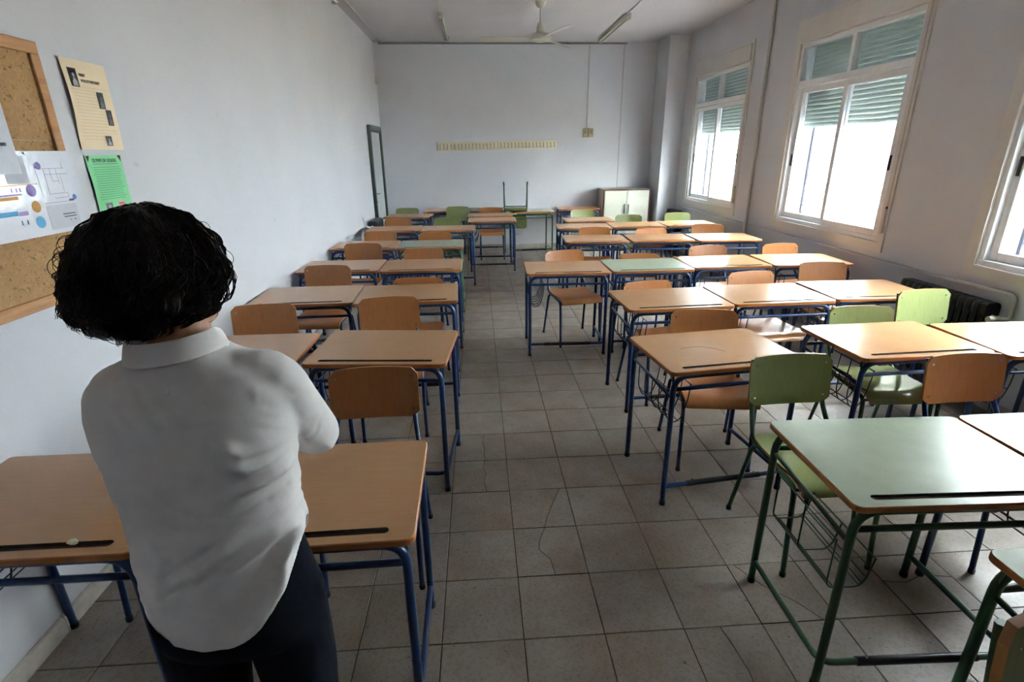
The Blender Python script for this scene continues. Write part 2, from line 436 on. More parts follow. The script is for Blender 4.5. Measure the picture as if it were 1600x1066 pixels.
    for (a, c, zz0, zz1) in ((y0+.0, y1-.0, WZ0+.0, WZ0+.025), (y0, y1, WZ1-.025, WZ1), (y0, y0+.025, WZ0+.025, WZ1-.025), (y1-.025, y1, WZ0+.025, WZ1-.025)):
        sc.box(xo-.012, xo+.012, a, c, zz0, zz1)
    scr = sc.build('security_screen', MAT['dark_steel'], root)
    if _mesh_screen is None: _mesh_screen = expanded_mesh(1.60, 1.72).mesh('wire_mesh', MAT['dark_steel'])
    link_mesh('wire_mesh', _mesh_screen, scr, (xo, yc, (WZ0+WZ1)/2), kind='stuff')
MAT['dark_steel'] = simple('dark_steel_paint', '1d1c2b', .6)
MAT['bolt_grey'] = simple('galvanised_wire', '8d9094', .5)
for i, (a, c) in enumerate(WINS): window(i+1, a, c, (1.90, 1.885, 1.885)[i], (.0006, .0016, .0016)[i])

# ------------------------------------------------------------------ outside
def outside():
    MAT['facade'] = simple('white_render', 'e4e2dc', .8, var=.04, vscale=3)
    MAT['plinth'] = simple('beige_plinth', '83765f', .8, var=.06, vscale=4)
    MAT['yard'] = simple('yard_concrete', '75726c', .85, var=.1, vscale=2)
    MAT['dull_glass'] = simple('dull_window_glass', '6f7c88', .15)
    b = MB(); b.box(XR+.3, 40, -30, 70, -.9, -.6); struct(b, 'ground', MAT['yard'])
    t = thing('neighbour_building', 'white rendered building with a beige plinth seen across the yard through the windows', 'building', (10.3, 14, -.6))
    m = MB(); m.box(0, 6, -34, 40, 1.25, 9); m.build('wall', MAT['facade'], t)
    m = MB(); m.box(-.03, 6, -34, 40, 0, 1.25); m.build('plinth', MAT['plinth'], t)
    for k in range(-7, 8):
        y = -1.55+k*3.5
        f = MB(); f.box(-.05, .05, y-.9, y-.84, 1.46, 3.3); f.box(-.05, .05, y+.84, y+.9, 1.46, 3.3); f.box(-.05, .05, y-.84, y+.84, 1.46, 1.52); f.box(-.05, .05, y-.84, y+.84, 3.24, 3.3)
        fo = f.build('window', MAT['alu'], t)
        p = MB(); p.box(-.02, .0, y-.84, y+.84, 1.52, 3.24); p.build('pane', MAT['dull_glass'], fo)
        g = MB()
        for j in range(7): g.box(-.13, -.115, y-.75+j*.25, y-.735+j*.25, 1.42, 3.34)
        for z in (1.42, 2.0, 2.7, 3.33): g.box(-.13, -.115, y-.9, y+.9, z, z+.02)
        g.build('window_grille', MAT['bolt_grey'], t)
    s = MB(); s.bbox(0, .5, -1.6, 1.6, .38, .46, .01)
    for y in (-1.3, 0, 1.3): s.box(.05, .45, y-.08, y+.08, 0, .38)
    o = s.build('yard_bench', MAT['yard'], None); o.location = (8.6, 12.1, -.6)
    tag(o, 'low grey concrete bench in the yard below the middle window', 'bench')
outside()

# ------------------------------------------------------------------ door, cabinet, coat racks, switches, conduits
def fixtures():
    d = MB(); x = XL
    d.bbox(x, x+.055, 8.50, 8.545, 0, 2.075, .004); d.bbox(x, x+.055, 9.405, 9.47, 0, 2.075, .004); d.bbox(x, x+.055, 8.545, 9.405, 1.985, 2.075, .004)
    door = struct(d, 'door_1', MAT['door_green'])
    m = MB(); m.bbox(x, x+.022, 8.546, 9.404, .005, 1.984, .003); lf = m.build('door_leaf', MAT['door_leaf'], door)
    h = MB(); h.bbox(x+.022, x+.030, 8.60, 8.645, .90, 1.16, .002); h.tube(fillet([(x+.03, 8.622, 1.08), (x+.075, 8.622, 1.08), (x+.075, 8.74, 1.08)], .015), .009); h.tube([(x+.03, 8.622, .96), (x+.05, 8.622, .96)], .012)
    h.build('door_handle', MAT['brass'], lf)
    # cabinet
    c = thing('storage_cabinet', 'low two-door storage cabinet with cream doors and brown edging in back corner', 'cabinet', (2.58, 9.51, 0))
    w, dp, hh = .82, .44, 1.045
    m = MB(); m.box(-w/2, -w/2+.018, -dp/2, dp/2, .0, hh-.02); m.box(w/2-.018, w/2, -dp/2, dp/2, 0, hh-.02); m.box(-w/2+.018, w/2-.018, dp/2-.01, dp/2, 0, hh-.02); m.box(-w/2+.018, w/2-.018, -dp/2+.01, dp/2-.01, .05, .07)
    m.build('body', MAT['cab_side'], c)
    m = MB(); m.box(-w/2-.004, w/2+.004, -dp/2, dp/2, hh-.02, hh); m.build('top_board', MAT['cab_side'], c)
    m = MB(); m.box(-w/2-.004, -w/2+.02, -dp/2-.022, -dp/2, 0, hh); m.box(w/2-.02, w/2+.004, -dp/2-.022, -dp/2, 0, hh); m.box(-w/2+.02, w/2-.02, -dp/2-.022, -dp/2, hh-.022, hh); m.box(-w/2+.02, w/2-.02, -dp/2-.022, -dp/2, 0, .05)
    m.build('edging', MAT['cab_edge'], c)
    for s in (-1, 1):
        m = MB(); a, e = (-w/2+.022, -.003) if s < 0 else (.003, w/2-.022); m.bbox(a, e, -dp/2-.020, -dp/2-.002, .054, hh-.025, .002); do = m.build('door', MAT['cab_door'], c)
        k = MB(); k.tube(fillet([(s*.035, -dp/2-.02, .66), (s*.035, -dp/2-.05, .66), (s*.035, -dp/2-.05, .76), (s*.035, -dp/2-.02, .76)], .012), .006); k.bbox(s*.035-.012, s*.035+.012, -dp/2-.024, -dp/2-.02, .63, .79, .002); k.build('handle', MAT['bolt'], do)
    # coat racks
    for (x0, x1, za, zb, lab) in ((-.662, .368, 1.700, 1.838, 'pale wooden coat rack board with metal hooks, left of the two on back wall'), (.385, 1.413, 1.714, 1.855, 'pale wooden coat rack board with metal hooks, right of the two on back wall')):
        t = thing('coat_rack', lab, 'coat rack', ((x0+x1)/2, YB, (za+zb)/2), group='coat racks on the back wall')
        L = x1-x0; m = MB(); m.bbox(-L/2, L/2, -.02, 0, -.07, .07, .004); bo = m.build('board', MAT['rack'], t); t.rotation_euler = (0, math.radians(-.45), 0)
        hk = MB(); hk.tube(fillet([(0, -.02, .035), (0, -.035, .035), (0, -.038, -.045), (0, -.07, -.045), (0, -.075, -.015)], .012, 3), .0045, 6)
        hk.bbox(-.006, .006, -.023, -.02, .005, .042, .001)
        me = hk.mesh('hook', MAT['hook'])
        for k in range(16): link_mesh('hook', me, t, (-L/2+.05+k*(L-.1)/15, 0, 0))
    for (xx, lab) in ((1.905, 'yellowed plastic switch box at end of conduit, left of the pair'), (2.0, 'yellowed plastic switch box on back wall, right of the pair')):
        t = thing('switch_box', lab, 'switch', (xx, YB, 1.965), group='switch boxes on the back wall')
        m = MB(); m.bbox(-.042, .042, -.045, 0, -.07, .07, .006); m.build('housing', MAT['switch'], t)
        m = MB(); m.bbox(-.018, .018, -.052, -.045, -.01, .045, .002); m.build('rocker', MAT['hook'], t)
    def con(name, lab, pts, r, cat='conduit', mat='conduit', grp=None):
        m = MB()
        m.tube(pts, r, 8); return tag(m.build(name, MAT[mat]), lab, cat, grp)
    def duct(name, lab, x0, x1, y0, y1, z0, z1, mat='conduit'):
        m = MB(); m.bbox(x0, x1, y0, y1, z0, z1, .003); return tag(m.build(name, MAT[mat]), lab, 'conduit')
    duct('cable_duct', 'thin white cable duct running along top of back wall', XL+.08, 2.56, YB-.02, YB, ZC-.03, ZC-.008, 'duct_grey')
    duct('cable_duct', 'white cable duct dropping down back wall to the switch boxes', 1.925, 1.945, YB-.012, YB, 2.036, ZC-.032)
    duct('cable_duct', 'white cable duct dropping down back wall behind the cabinet', 2.51, 2.53, YB-.012, YB, .3, ZC-.032)
    duct('cable_duct', 'white cable duct along ceiling beside the left wall', -1.475, -1.45, YF+.1, YB-.022, ZC-.018, ZC)
    duct('cable_duct', 'thin white cable duct on ceiling between left strip lights', -.415, -.40, YF+.1, 7.70, ZC-.012, ZC)
    duct('cable_duct', 'thin white cable duct on ceiling leading to right strip light', 2.02, 2.035, YF+.1, 7.74, ZC-.012, ZC)
    m = MB(); m.bbox(XL, XL+.05, 9.60, 9.70, 2.735, 2.86, .005); m.box(XL, XL+.012, 9.643, 9.657, 2.86, ZC)
    tag(m.build('junction_box', MAT['conduit']), 'small white junction box with thin cable high on left wall corner', 'junction box')
    # heating pipes on the right wall
    con('riser_pipe', 'painted vertical pipe between the two far windows on right wall', [(XR-.028, 6.58, 0), (XR-.028, 6.58, ZC)], .022, 'pipe', 'pipe')
    m = MB(); m.bbox(XR-.03, XR, 3.45, 6.54, .772, .788, .003); m.bbox(XR-.03, XR, 6.62, 9.13, .772, .788, .003)
    tag(m.build('wall_rail', MAT['wall']), 'narrow white ledge rail along right wall under the windows', 'rail')
    # fan
    t = thing('ceiling_fan', 'white three-blade ceiling fan hanging on a rod near back wall', 'fan', (.826, 7.237, ZC))
    m = MB(); m.lathe([(.065, -.001), (.065, -.01), (.05, -.05), (.02, -.07)]); m.build('canopy', MAT['fan'], t)
    m = MB(); m.tube([(0, 0, -.06), (0, 0, -.29)], .011); m.build('rod', MAT['fan'], t)
    m = MB(); m.lathe([(.012, -.21), (.032, -.225), (.05, -.27), (.052, -.33), (.04, -.335)]); m.build('bell', MAT['fan'], t)
    m = MB(); m.lathe([(.04, -.335), (.115, -.345), (.132, -.375), (.125, -.41), (.06, -.43), (.02, -.432)]); m.build('motor', MAT['fan'], t)
    m = MB(); pts = []
    out = [(.13, -.03), (.22, -.05), (.40, -.07), (.66, -.082), (.74, -.07), (.755, .0), (.72, .06), (.40, .055), (.22, .04), (.13, .03)]
    m.prism(out, -.003, .003); me = m.mesh('blade', MAT['fan'])
    for a in (-70, 54, 172):
        o = link_mesh('blade', me, t, (0, 0, -.385)); o.rotation_euler = (math.radians(11), 0, math.radians(a)); o.rotation_mode = 'XYZ'
        o.matrix_local = Matrix.Translation((0, 0, -.385)) @ Matrix.Rotation(math.radians(a), 4, 'Z') @ Matrix.Rotation(math.radians(12), 4, 'X')
    # strip lights
    for (x, y0, y1, lab) in ((-.405, 7.74, 9.30, 'unlit strip light on ceiling, middle of the three'), (2.03, 7.76, 9.42, 'unlit strip light on ceiling at right, near back wall'), (-1.56, 5.55, 7.11, 'unlit strip light on ceiling against the left wall')):
        t = thing('strip_light', lab, 'light', (x, y0, ZC), group='strip lights on the ceiling'); L = y1-y0
        m = MB(); m.bbox(-.022, .022, 0, L, -.045, 0, .004); m.build('housing', MAT['lamp_body'], t)
        m = MB(); m.tube([(0.028, .05, -.055), (0.028, L-.05, -.055)], .013, 10); m.build('tube', MAT['tube'], t)
        for yy in (.012, L-.05):
            m = MB(); m.bbox(-.026, .046, yy, yy+.038, -.075, -.0, .004); m.build('end_cap', MAT['lamp_body'], t)
fixtures()

# ------------------------------------------------------------------ radiators
def radiators():
    def section(h):
        m = MB()
        # one column section: two vertical columns joined by rounded headers (depth along x)
        for x in (-.052, .052):
            m.tube([(x, 0, .08), (x, 0, h-.05)], .022, 8)
        for z in (.10, h-.05):
            m.loft([[(a, b, z+dz) for a, b in [(-.066*k, -.024), (.066*k, -.024), (.075*k, 0), (.066*k, .024), (-.066*k, .024), (-.075*k, 0)]] for dz, k in ((-.04, .8), (-.02, 1), (.015, 1), (.035, .9), (.045, .6))], 0, False)
        m.box(-.04, .04, -.004, .004, .13, h-.09)
        return m.mesh('section', MAT['radiator'])
    sec = section(.62)
    def rad(lab, x, y0, n, ztop, valve, sx=1):
        t = thing('radiator', lab, 'radiator', (x, y0, 0), group='cast iron radiators'); sz = ztop/.615
        for k in range(n):
            o = link_mesh('section', sec, t, (0, .03+k*.057, 0)); o.scale = (sx, 1, sz)
        m = MB()
        for k in (0, n-1):
            for x_ in (-.05*sx, .05*sx): m.tube([(x_, .03+k*.057, 0), (x_, .03+k*.057, .1)], .014, 6)
        m.build('foot', MAT['radiator'], t); return t
    r = rad('long black column radiator beside the desks under the right wall', 3.336, 3.09, 13, .72, 0, .8)
    v = MB(); v.tube(fillet([(0, 0, .63), (0, -.05, .63), (.045, -.07, .63), (.045, -.07, .785), (.045, .36, .785)], [.02, .02, .05, .07]), .014); v.build('supply_pipe', MAT['pipe'], r)
    v = MB(); v.tube([(0, -.05, .63), (-.05, -.05, .63)], .012); v.tube([(-.045, -.05, .63), (-.075, -.05, .63)], .020, 10); v.build('valve', MAT['fan'], r)
    rad('black column radiator in the far right corner beyond green chair', 3.28, 8.62, 7, .735, 0)
    r = rad('short dark radiator with white valve on left wall near the door', XL+.11, 7.66, 9, .77, 0)
    v = MB(); v.tube(fillet([(0, .0, .70), (0, -.12, .70), (-.06, -.16, .72), (-.06, -.30, .86)], .04), .013); v.tube([(0, -.1, .70), (0, -.1, .62)], .018, 10); v.build('supply_pipe', MAT['pipe'], r)
radiators()

# ------------------------------------------------------------------ desks
DW, DD, DZ = .705, .513, .733
def rrect(w, d, r, n=5, cx=0, cy=0):
    out = []
    for sx, sy, a0 in ((1, -1, -PI/2), (1, 1, 0), (-1, 1, PI/2), (-1, -1, PI)):
        for k in range(n+1):
            a = a0+PI/2*k/n; out.append((cx+sx*(w/2-r)+r*math.cos(a), cy+sy*(d/2-r)+r*math.sin(a)))
    return out
def make_top(mats):
    th = .021; bm = bmesh.new()
    o0 = rrect(DW-.006, DD-.006, .027); g0 = rrect(.56, .024, .0118, 5, 0, -DD/2+.045)
    vo = [bm.verts.new((x, y, DZ)) for x, y in o0]; vg = [bm.verts.new((x, y, DZ)) for x, y in g0]
    eo = [bm.edges.new((vo[i], vo[(i+1) % len(vo)])) for i in range(len(vo))]
    eg = [bm.edges.new((vg[i], vg[(i+1) % len(vg)])) for i in range(len(vg))]
    r = bmesh.ops.triangle_fill(bm, use_beauty=True, use_dissolve=False, edges=eo+eg)
    for f in bm.faces: f.material_index = 0
    def ringdown(vs, pts, z, mi):
        nv = [bm.verts.new((x, y, z)) for x, y in pts]
        for i in range(len(vs)):
            j = (i+1) % len(vs); bm.faces.new((vs[i], vs[j], nv[j], nv[i])).material_index = mi
        return nv
    a = ringdown(vo, rrect(DW, DD, .030), DZ-.003, 1); a = ringdown(a, rrect(DW, DD, .030), DZ-th+.002, 1); a = ringdown(a, rrect(DW-.004, DD-.004, .028), DZ-th, 1)
    bm.faces.new(a).material_index = 1
    g = ringdown(vg, g0, DZ-.008, 2); bm.faces.new(g).material_index = 2
    bmesh.ops.recalc_face_normals(bm, faces=bm.faces[:])
    me = bpy.data.meshes.new('tabletop'); bm.to_mesh(me); bm.free()
    for m in mats: me.materials.append(m)
    return me
TOPS = {'wood': make_top([MAT['top_wood'], MAT['edge'], MAT['groove']]), 'green': make_top([MAT['top_green'], MAT['edge'], MAT['groove']])}
LX, LY, ZB = .3225, .228, DZ-.021
def desk_parts(fr):
    mat = MAT[fr]; P = {}; green = fr == 'green'
    for sx in (-1, 1):
        for sy in (-1, 1):
            m = MB(); x = sx*LX; y = sy*LY
            m.tube(fillet([(x, y, .012), (x, y*.985, ZB-.0145), (0, y*.985, ZB-.0145)], .075, 6), .0135, 10)
            m.tube([(x, y*.985, ZB-.085), (x*1.0, y*.93, ZB-.012)], .006, 6)
            me = m.mesh('leg', mat); f = MB(); f.tube([(x, y, 0), (x, y, .022)], .0152, 10)
            P[('leg', sx, sy)] = (me, f.mesh('foot_cap', MAT['rubber']))
    m = MB(); y = -LY*.985
    m.tube([(-LX+.004, y, ZB-.078), (LX-.004, y, ZB-.078)], .0105, 8); P['front_bar'] = m.mesh('cross_bar', mat)
    m = MB(); m.tube([(-LX+.004, -y, ZB-.078), (LX-.004, -y, ZB-.078)], .0105, 8); P['rear_bar'] = m.mesh('cross_bar', mat)
    m = MB(); z = .105
    pts = [(LX, LY, z), (LX, -LY+.02, z), (LX-.02, -LY, z), (-LX, -LY, z)]
    if green: pts = [(-LX, LY, z), (-LX, -LY, z), (LX, -LY, z), (LX, LY, z)]
    else: pts = [(LX, LY, z), (LX, -LY, z), (-LX, -LY, z)]
    m.tube(fillet(pts, .05), .0115, 8); P['foot_rail'] = m.mesh('foot_rail', mat)
    m = MB(); m.tube([(-.2, -LY, z), (.2, -LY, z)], .0148, 8); P['sleeve'] = m.mesh('foot_sleeve', MAT['sleeve'])
    m = MB(); m.tube([(0, 0, .013), (0, 0, .018)], .006, 8)
    P['bolt'] = m.mesh('bolt', MAT['bolt'])
    # wire book basket on the left side
    m = MB(); w = .0032
    if green:
        zt, zb, xo, xi = .57, .36, -LX+.004, -LX+.13
        prof = [(xo, zt-.02), (xo, zb+.02), (xo+.015, zb), (xi-.02, zb), (xi, zb+.03), (xi+.015, zb+.11)]
        ribs = (-.17, 0.0, .17); nl = 9
    else:
        zt, zb, xo, xi = .60, .42, -LX+.004, -LX+.115
        prof = [(xo, zt), (xo, zb+.06), (xo+.03, zb), (xi-.03, zb+.01), (xi, zb+.10), (xi+.01, zt+.02)]
        ribs = (-.16, -.08, 0, .08, .16); nl = 6
    fp = fillet([(x, 0, z) for x, z in prof], .03, 3)
    for y in ribs: m.tube([(p.x, y, p.z) for p in fp], w, 5)
    tot = len(fp)
    for k in range(nl):
        p = fp[int(round(k*(tot-1)/(nl-1)))]; m.tube([(p.x, -max(ribs)-.003, p.z), (p.x, max(ribs)+.003, p.z)], w*.9, 5)
    P['basket'] = m.mesh('wire_basket', mat if green else MAT['wire_dark'])
    m = MB(); m.tube([(-LX, -LY, .585), (-LX, LY, .615)], .008, 6); P['side_bar'] = m.mesh('side_bar', mat)
    return P
DP = {k: desk_parts(k) for k in ('blue', 'green')}
def make_desk(top, fr, label, x, y, r, group):
    t = thing('school_desk', label, 'desk', (x, y, 0), r, group); P = DP[fr]
    link_mesh('tabletop', TOPS[top], t)
    for sx in (-1, 1):
        for sy in (-1, 1):
            a, f = P[('leg', sx, sy)]; l = link_mesh('leg', a, t); link_mesh('foot_cap', f, l)
    link_mesh('cross_bar', P['front_bar'], t); link_mesh('cross_bar', P['rear_bar'], t)
    fr_ = link_mesh('foot_rail', P['foot_rail'], t); link_mesh('foot_sleeve', P['sleeve'], fr_); link_mesh('bolt', P['bolt'], fr_, (-.17, -LY, .105)); link_mesh('bolt', P['bolt'], fr_, (.17, -LY, .105))
    link_mesh('side_bar', P['side_bar'], t); link_mesh('wire_basket', P['basket'], t)
    return t
w, g = 'wood', 'green'
DESKS = [
 (w, 'blue', -.55, 1.385, .9, 'L', 'wood-topped desk right of the standing person, first desk on the aisle at left'),
 (w, 'blue', -1.262, 1.395, 0, 'L', 'wood-topped desk left of the standing person with a crumpled wrapper in its groove'),
 (w, 'blue', -.506, 2.629, -5.2, 'L', 'slightly turned wood-topped desk just past the person\'s right elbow, aisle side'),
 (w, 'blue', -1.262, 2.625, 0, 'L', 'wood-topped desk by left wall partly hidden behind the person\'s shoulder'),
 (w, 'blue', -.517, 3.734, 1.5, 'L', 'wood-topped desk on aisle in third left row, dark smudge along its back edge'),
 (w, 'blue', -1.229, 3.751, 1.2, 'L', 'wood-topped desk against left wall in third row, curved plywood seat below it'),
 (w, 'blue', -.509, 4.738, .2, 'L', 'wood-topped desk on aisle in fourth left row, before the desk with green top'),
 (w, 'blue', -1.226, 4.775, -.7, 'L', 'wood-topped desk against left wall in fourth row with a tall chair behind its front edge'),
 (g, 'green', -.522, 5.882, .7, 'L', 'green-topped desk with green frame, the only green one in the left block rows'),
 (w, 'blue', -1.236, 5.9, 1.0, 'L', 'wood-topped desk by left wall, beside the green-topped desk of the fifth row'),
 (w, 'blue', -.393, 7.131, .5, 'L', 'wood-topped desk on aisle in sixth left row with green chair pushed behind it'),
 (w, 'blue', -1.11, 7.175, 0, 'L', 'wood-topped desk in sixth left row in front of the dark wall radiator'),
 (w, 'blue', -1.10, 8.659, -7.9, 'B', 'turned wood-topped desk near the door in back left corner'),
 (w, 'blue', .207, 7.978, -.9, 'B', 'wood-topped desk standing in the middle at back, with an empty chair seen under it'),
 (w, 'blue', .194, 8.60, -2.0, 'B', 'wood-topped desk directly behind the middle back desk, brown chair behind it'),
 (w, 'blue', -.575, 9.46, 0, 'B', 'brown-topped desk against back wall under left coat rack, left end'),
 (g, 'green', .135, 9.475, 0, 'B', 'green-topped desk against back wall between brown desk and upturned chair'),
 (g, 'green', .90, 9.128, 6, 'B', 'green-topped green-framed desk at back with a chair turned upside down on it'),
 (g, 'green', 1.595, .733, 0, 'R', 'green-topped desk cut off by the bottom right corner of the photo'),
 (g, 'green', 1.395, 1.412, -1.8, 'R', 'large nearest green-topped desk with green frame and long pencil groove, right foreground'),
 (g, 'blue', 2.118, 1.403, 0, 'R', 'green-topped desk with blue frame shining in window glare at right edge'),
 (w, 'blue', 2.164, 2.497, 2.3, 'R', 'wood-topped desk with a shiny green chair seat under it, right of green chair'),
 (w, 'blue', 2.893, 2.444, -1.1, 'R', 'wood-topped desk at right wall in front of the long radiator end'),
 (w, 'blue', 1.174, 2.439, 7, 'R', 'turned wood-topped desk on aisle with a dark scratch on its top, behind green chair'),
 (w, 'blue', 1.278, 3.407, 3.0, 'R', 'wood-topped desk on aisle in third right row with a broken pencil groove'),
 (w, 'blue', 1.995, 3.463, 2.0, 'R', 'wood-topped desk in the middle of third right row'),
 (w, 'blue', 2.73, 3.503, -.5, 'R', 'wood-topped desk in third right row with its end touching the radiator'),
 (w, 'blue', .742, 4.491, -1.4, 'R', 'wood-topped desk standing out into the aisle, brown seat visible below it'),
 (g, 'blue', 1.459, 4.516, .8, 'R', 'green-topped desk with blue legs between wooden desks of the fourth right row'),
 (w, 'blue', 2.174, 4.592, 1.0, 'R', 'wood-topped desk with window glare right of the green-topped one, fourth right row'),
 (w, 'blue', 2.905, 4.579, -2.0, 'R', 'wood-topped desk at right wall end of fourth right row, below middle window'),
 (w, 'blue', 1.325, 6.027, -3.2, 'R', 'wood-topped desk on aisle in fifth right row'),
 (w, 'blue', 2.062, 6.007, -3.4, 'R', 'wood-topped desk in the middle of fifth right row'),
 (w, 'blue', 2.80, 5.945, -2.0, 'R', 'wood-topped desk at wall end of fifth right row beside the vertical pipe'),
 (w, 'blue', 1.397, 7.081, -4.1, 'R', 'wood-topped desk on aisle in sixth right row'),
 (w, 'blue', 2.122, 7.124, -2.4, 'R', 'wood-topped desk in sixth right row with a pale green chair behind its left part'),
 (w, 'blue', 2.85, 7.175, 1.0, 'R', 'wood-topped desk at wall end of sixth right row under the far window'),
 (w, 'blue', 1.605, 7.779, -.8, 'R', 'wood-topped desk in last right row before the cream cabinet'),
 (w, 'blue', 1.755, 9.46, 0, 'B', 'wood-topped desk against back wall, touching the left side of the cream cabinet'),
]
GRP = {'L': 'school desks of the left block', 'R': 'school desks of the right block', 'B': 'school desks along the back'}
for (tp, fr, x, y, r, gq, lab) in DESKS:
    d_ = make_desk(tp, fr, lab, x, y, r, GRP[gq])
    if 'dark scratch' in lab:
        m = MB(); pts = [(-.17, .02), (-.12, .035), (-.06, .03), (.0, -.01), (.03, -.06)]
        m.tube([(a, b, DZ-.0004) for a, b in pts], .0010, 4); m.build('scratch_mark', MAT['groove'], d_)

# ------------------------------------------------------------------ chairs (origin on the floor under the backrest's top; the seat reaches towards -y)
def curved_panel(W, z0, z1, ya, yb, depth, th, corner, nx=12, nz=8, topbow=.006):
    m = MB(); front = []; back = []
    for j in range(nz+1):
        v = j/nz; z = z0+(z1-z0)*v; y = ya+(yb-ya)*v
        dz = min(v, 1-v)*(z1-z0); ins = 0 if dz >= corner else corner-math.sqrt(max(0, corner**2-(corner-dz)**2))
        fr = []; bk = []
        for i in range(nx+1):
            u = -1+2*i/nx; x = u*(W/2-ins); yy = y-depth*(x/(W/2))**2
            zz = z+topbow*(1-u*u)*(1 if v > .5 else -.5)*abs(2*v-1)
            fr.append((x, yy-th/2, zz)); bk.append((x, yy+th/2, zz))
        front.append(fr); back.append(bk)
    n = nx+1; F = [p for r in front for p in r]; B = [p for r in back for p in r]; o = len(F)
    fs = []
    for j in range(nz):
        for i in range(nx): a = j*n+i; fs.append((a, a+1, a+n+1, a+n)); fs.append((o+a, o+a+n, o+a+n+1, o+a+1))
    m.add(F+B, fs, 0, True)
    per = [i for i in range(n)]+[j*n+nx for j in range(1, nz+1)]+[nz*n+i for i in range(nx-1, -1, -1)]+[j*n for j in range(nz-1, 0, -1)]
    for k in range(len(per)):
        a, b = per[k], per[(k+1) % len(per)]; m.f.append((a, b, o+b, o+a)); m.mi.append(1); m.sm.append(False)
    return m
def seat_panel(W, th=.013, nx=12, ny=14):
    prof = [(-.105, .452), (-.14, .447), (-.20, .441), (-.28, .439), (-.36, .442), (-.42, .446), (-.46, .445), (-.49, .436), (-.505, .420), (-.508, .402)]
    m = MB(); T = []; B = []
    for k, (y, z) in enumerate(prof):
        t = k/(len(prof)-1); wd = W/2*(.93 if k == 0 else .985 if k == 1 else 1.0)
        if k == len(prof)-1: wd = W/2*.985
        rt = []; rb = []
        for i in range(nx+1):
            u = -1+2*i/nx; x = u*wd; zz = z+.008*u*u*(1 if y > -.46 else .2)-.004
            rt.append((x, y, zz)); rb.append((x, y+(.0 if k < 7 else .012), zz-th if k < 8 else zz-.002))
        T.append(rt); B.append(rb)
    n = nx+1; F = [p for r in T for p in r]; G = [p for r in B for p in r]; o = len(F); fs = []
    for j in range(len(prof)-1):
        for i in range(nx): a = j*n+i; fs.append((a, a+1, a+n+1, a+n)); fs.append((o+a, o+a+n, o+a+n+1, o+a+1))
    m.add(F+G, fs, 0, True); nz = len(prof)-1
    per = [i for i in range(n)]+[j*n+nx for j in range(1, nz+1)]+[nz*n+i for i in range(nx-1, -1, -1)]+[j*n for j in range(nz-1, 0, -1)]
    for k in range(len(per)):
        a, b = per[k], per[(k+1) % len(per)]; m.f.append((a, b, o+b, o+a)); m.mi.append(1); m.sm.append(False)
    return m
def chair_meshes(ply, fr):
    P = {}
    P['back'] = curved_panel(.388, .568, .792, -.030, .0, .016, .011, .028).mesh('backrest', [MAT[ply], MAT['ply_edge']])
    m = MB(); m.tube([(0, -.0085, 0), (0, -.0060, 0), (0, -.0058, 0), (0, .0058, 0), (0, .0060, 0), (0, .0085, 0)], [.0045, .0056, .003, .003, .0056, .0045], 8)
    P['rivet'] = m.mesh('rivet', MAT['bolt'])
    P['seat'] = seat_panel(.385).mesh('seat', [MAT[ply], MAT['ply_edge']])
    for s in (-1, 1):
        m = MB(); x = s*.168
        pts = [(x, .005, .775), (x, -.030, .58), (s*.188, -.115, .432), (s*.188, -.445, .412), (s*.190, -.478, .012)]
        m.tube(fillet(pts, [.05, .05, .04]), .0112, 8); P[('side', s)] = m.mesh('side_frame', MAT[fr])
        m = MB(); m.tube(fillet([(s*.13, -.125, .402), (s*.186, -.120, .402), (s*.204, -.035, .012)], .03), .0105, 8); P[('leg', s)] = m.mesh('leg', MAT[fr])
        f = MB(); f.tube([(s*.204, -.035, 0), (s*.204, -.035, .02)], .0125, 8); P[('capr', s)] = f.mesh('foot_cap', MAT['rubber'])
        f = MB(); f.tube([(s*.190, -.478, 0), (s*.190, -.478, .02)], .0128, 8); P[('capf', s)] = f.mesh('foot_cap', MAT['rubber'])
    m = MB(); m.tube([(-.186, -.447, .398), (.186, -.447, .398)], .0085, 8); P['bar1'] = m.mesh('cross_bar', MAT[fr])
    m = MB(); m.tube([(-.14, -.125, .402), (.14, -.125, .402)], .0095, 8); P['bar2'] = m.mesh('cross_bar', MAT[fr])
    return P
CP = {'brown': chair_meshes('chair_wood', 'blue'), 'green': chair_meshes('chair_green', 'green')}
def make_chair(kind, label, x, y, r, sz, group):
    t = thing('school_chair', label, 'chair', (x, y, 0), r, group, sz); P = CP[kind]
    b = link_mesh('backrest', P['back'], t); 
    for x_ in (-.165, .165):
        for z_ in (.605, .755): link_mesh('rivet', P['rivet'], b, (x_, -.030+.030*(z_-.568)/.224-.016*(x_/.194)**2, z_))
    link_mesh('seat', P['seat'], t)
    for s in (-1, 1):
        a = link_mesh('side_frame', P[('side', s)], t); link_mesh('foot_cap', P[('capf', s)], a)
        a = link_mesh('leg', P[('leg', s)], t); link_mesh('foot_cap', P[('capr', s)], a)
    link_mesh('cross_bar', P['bar1'], t); link_mesh('cross_bar', P['bar2'], t)
    return t
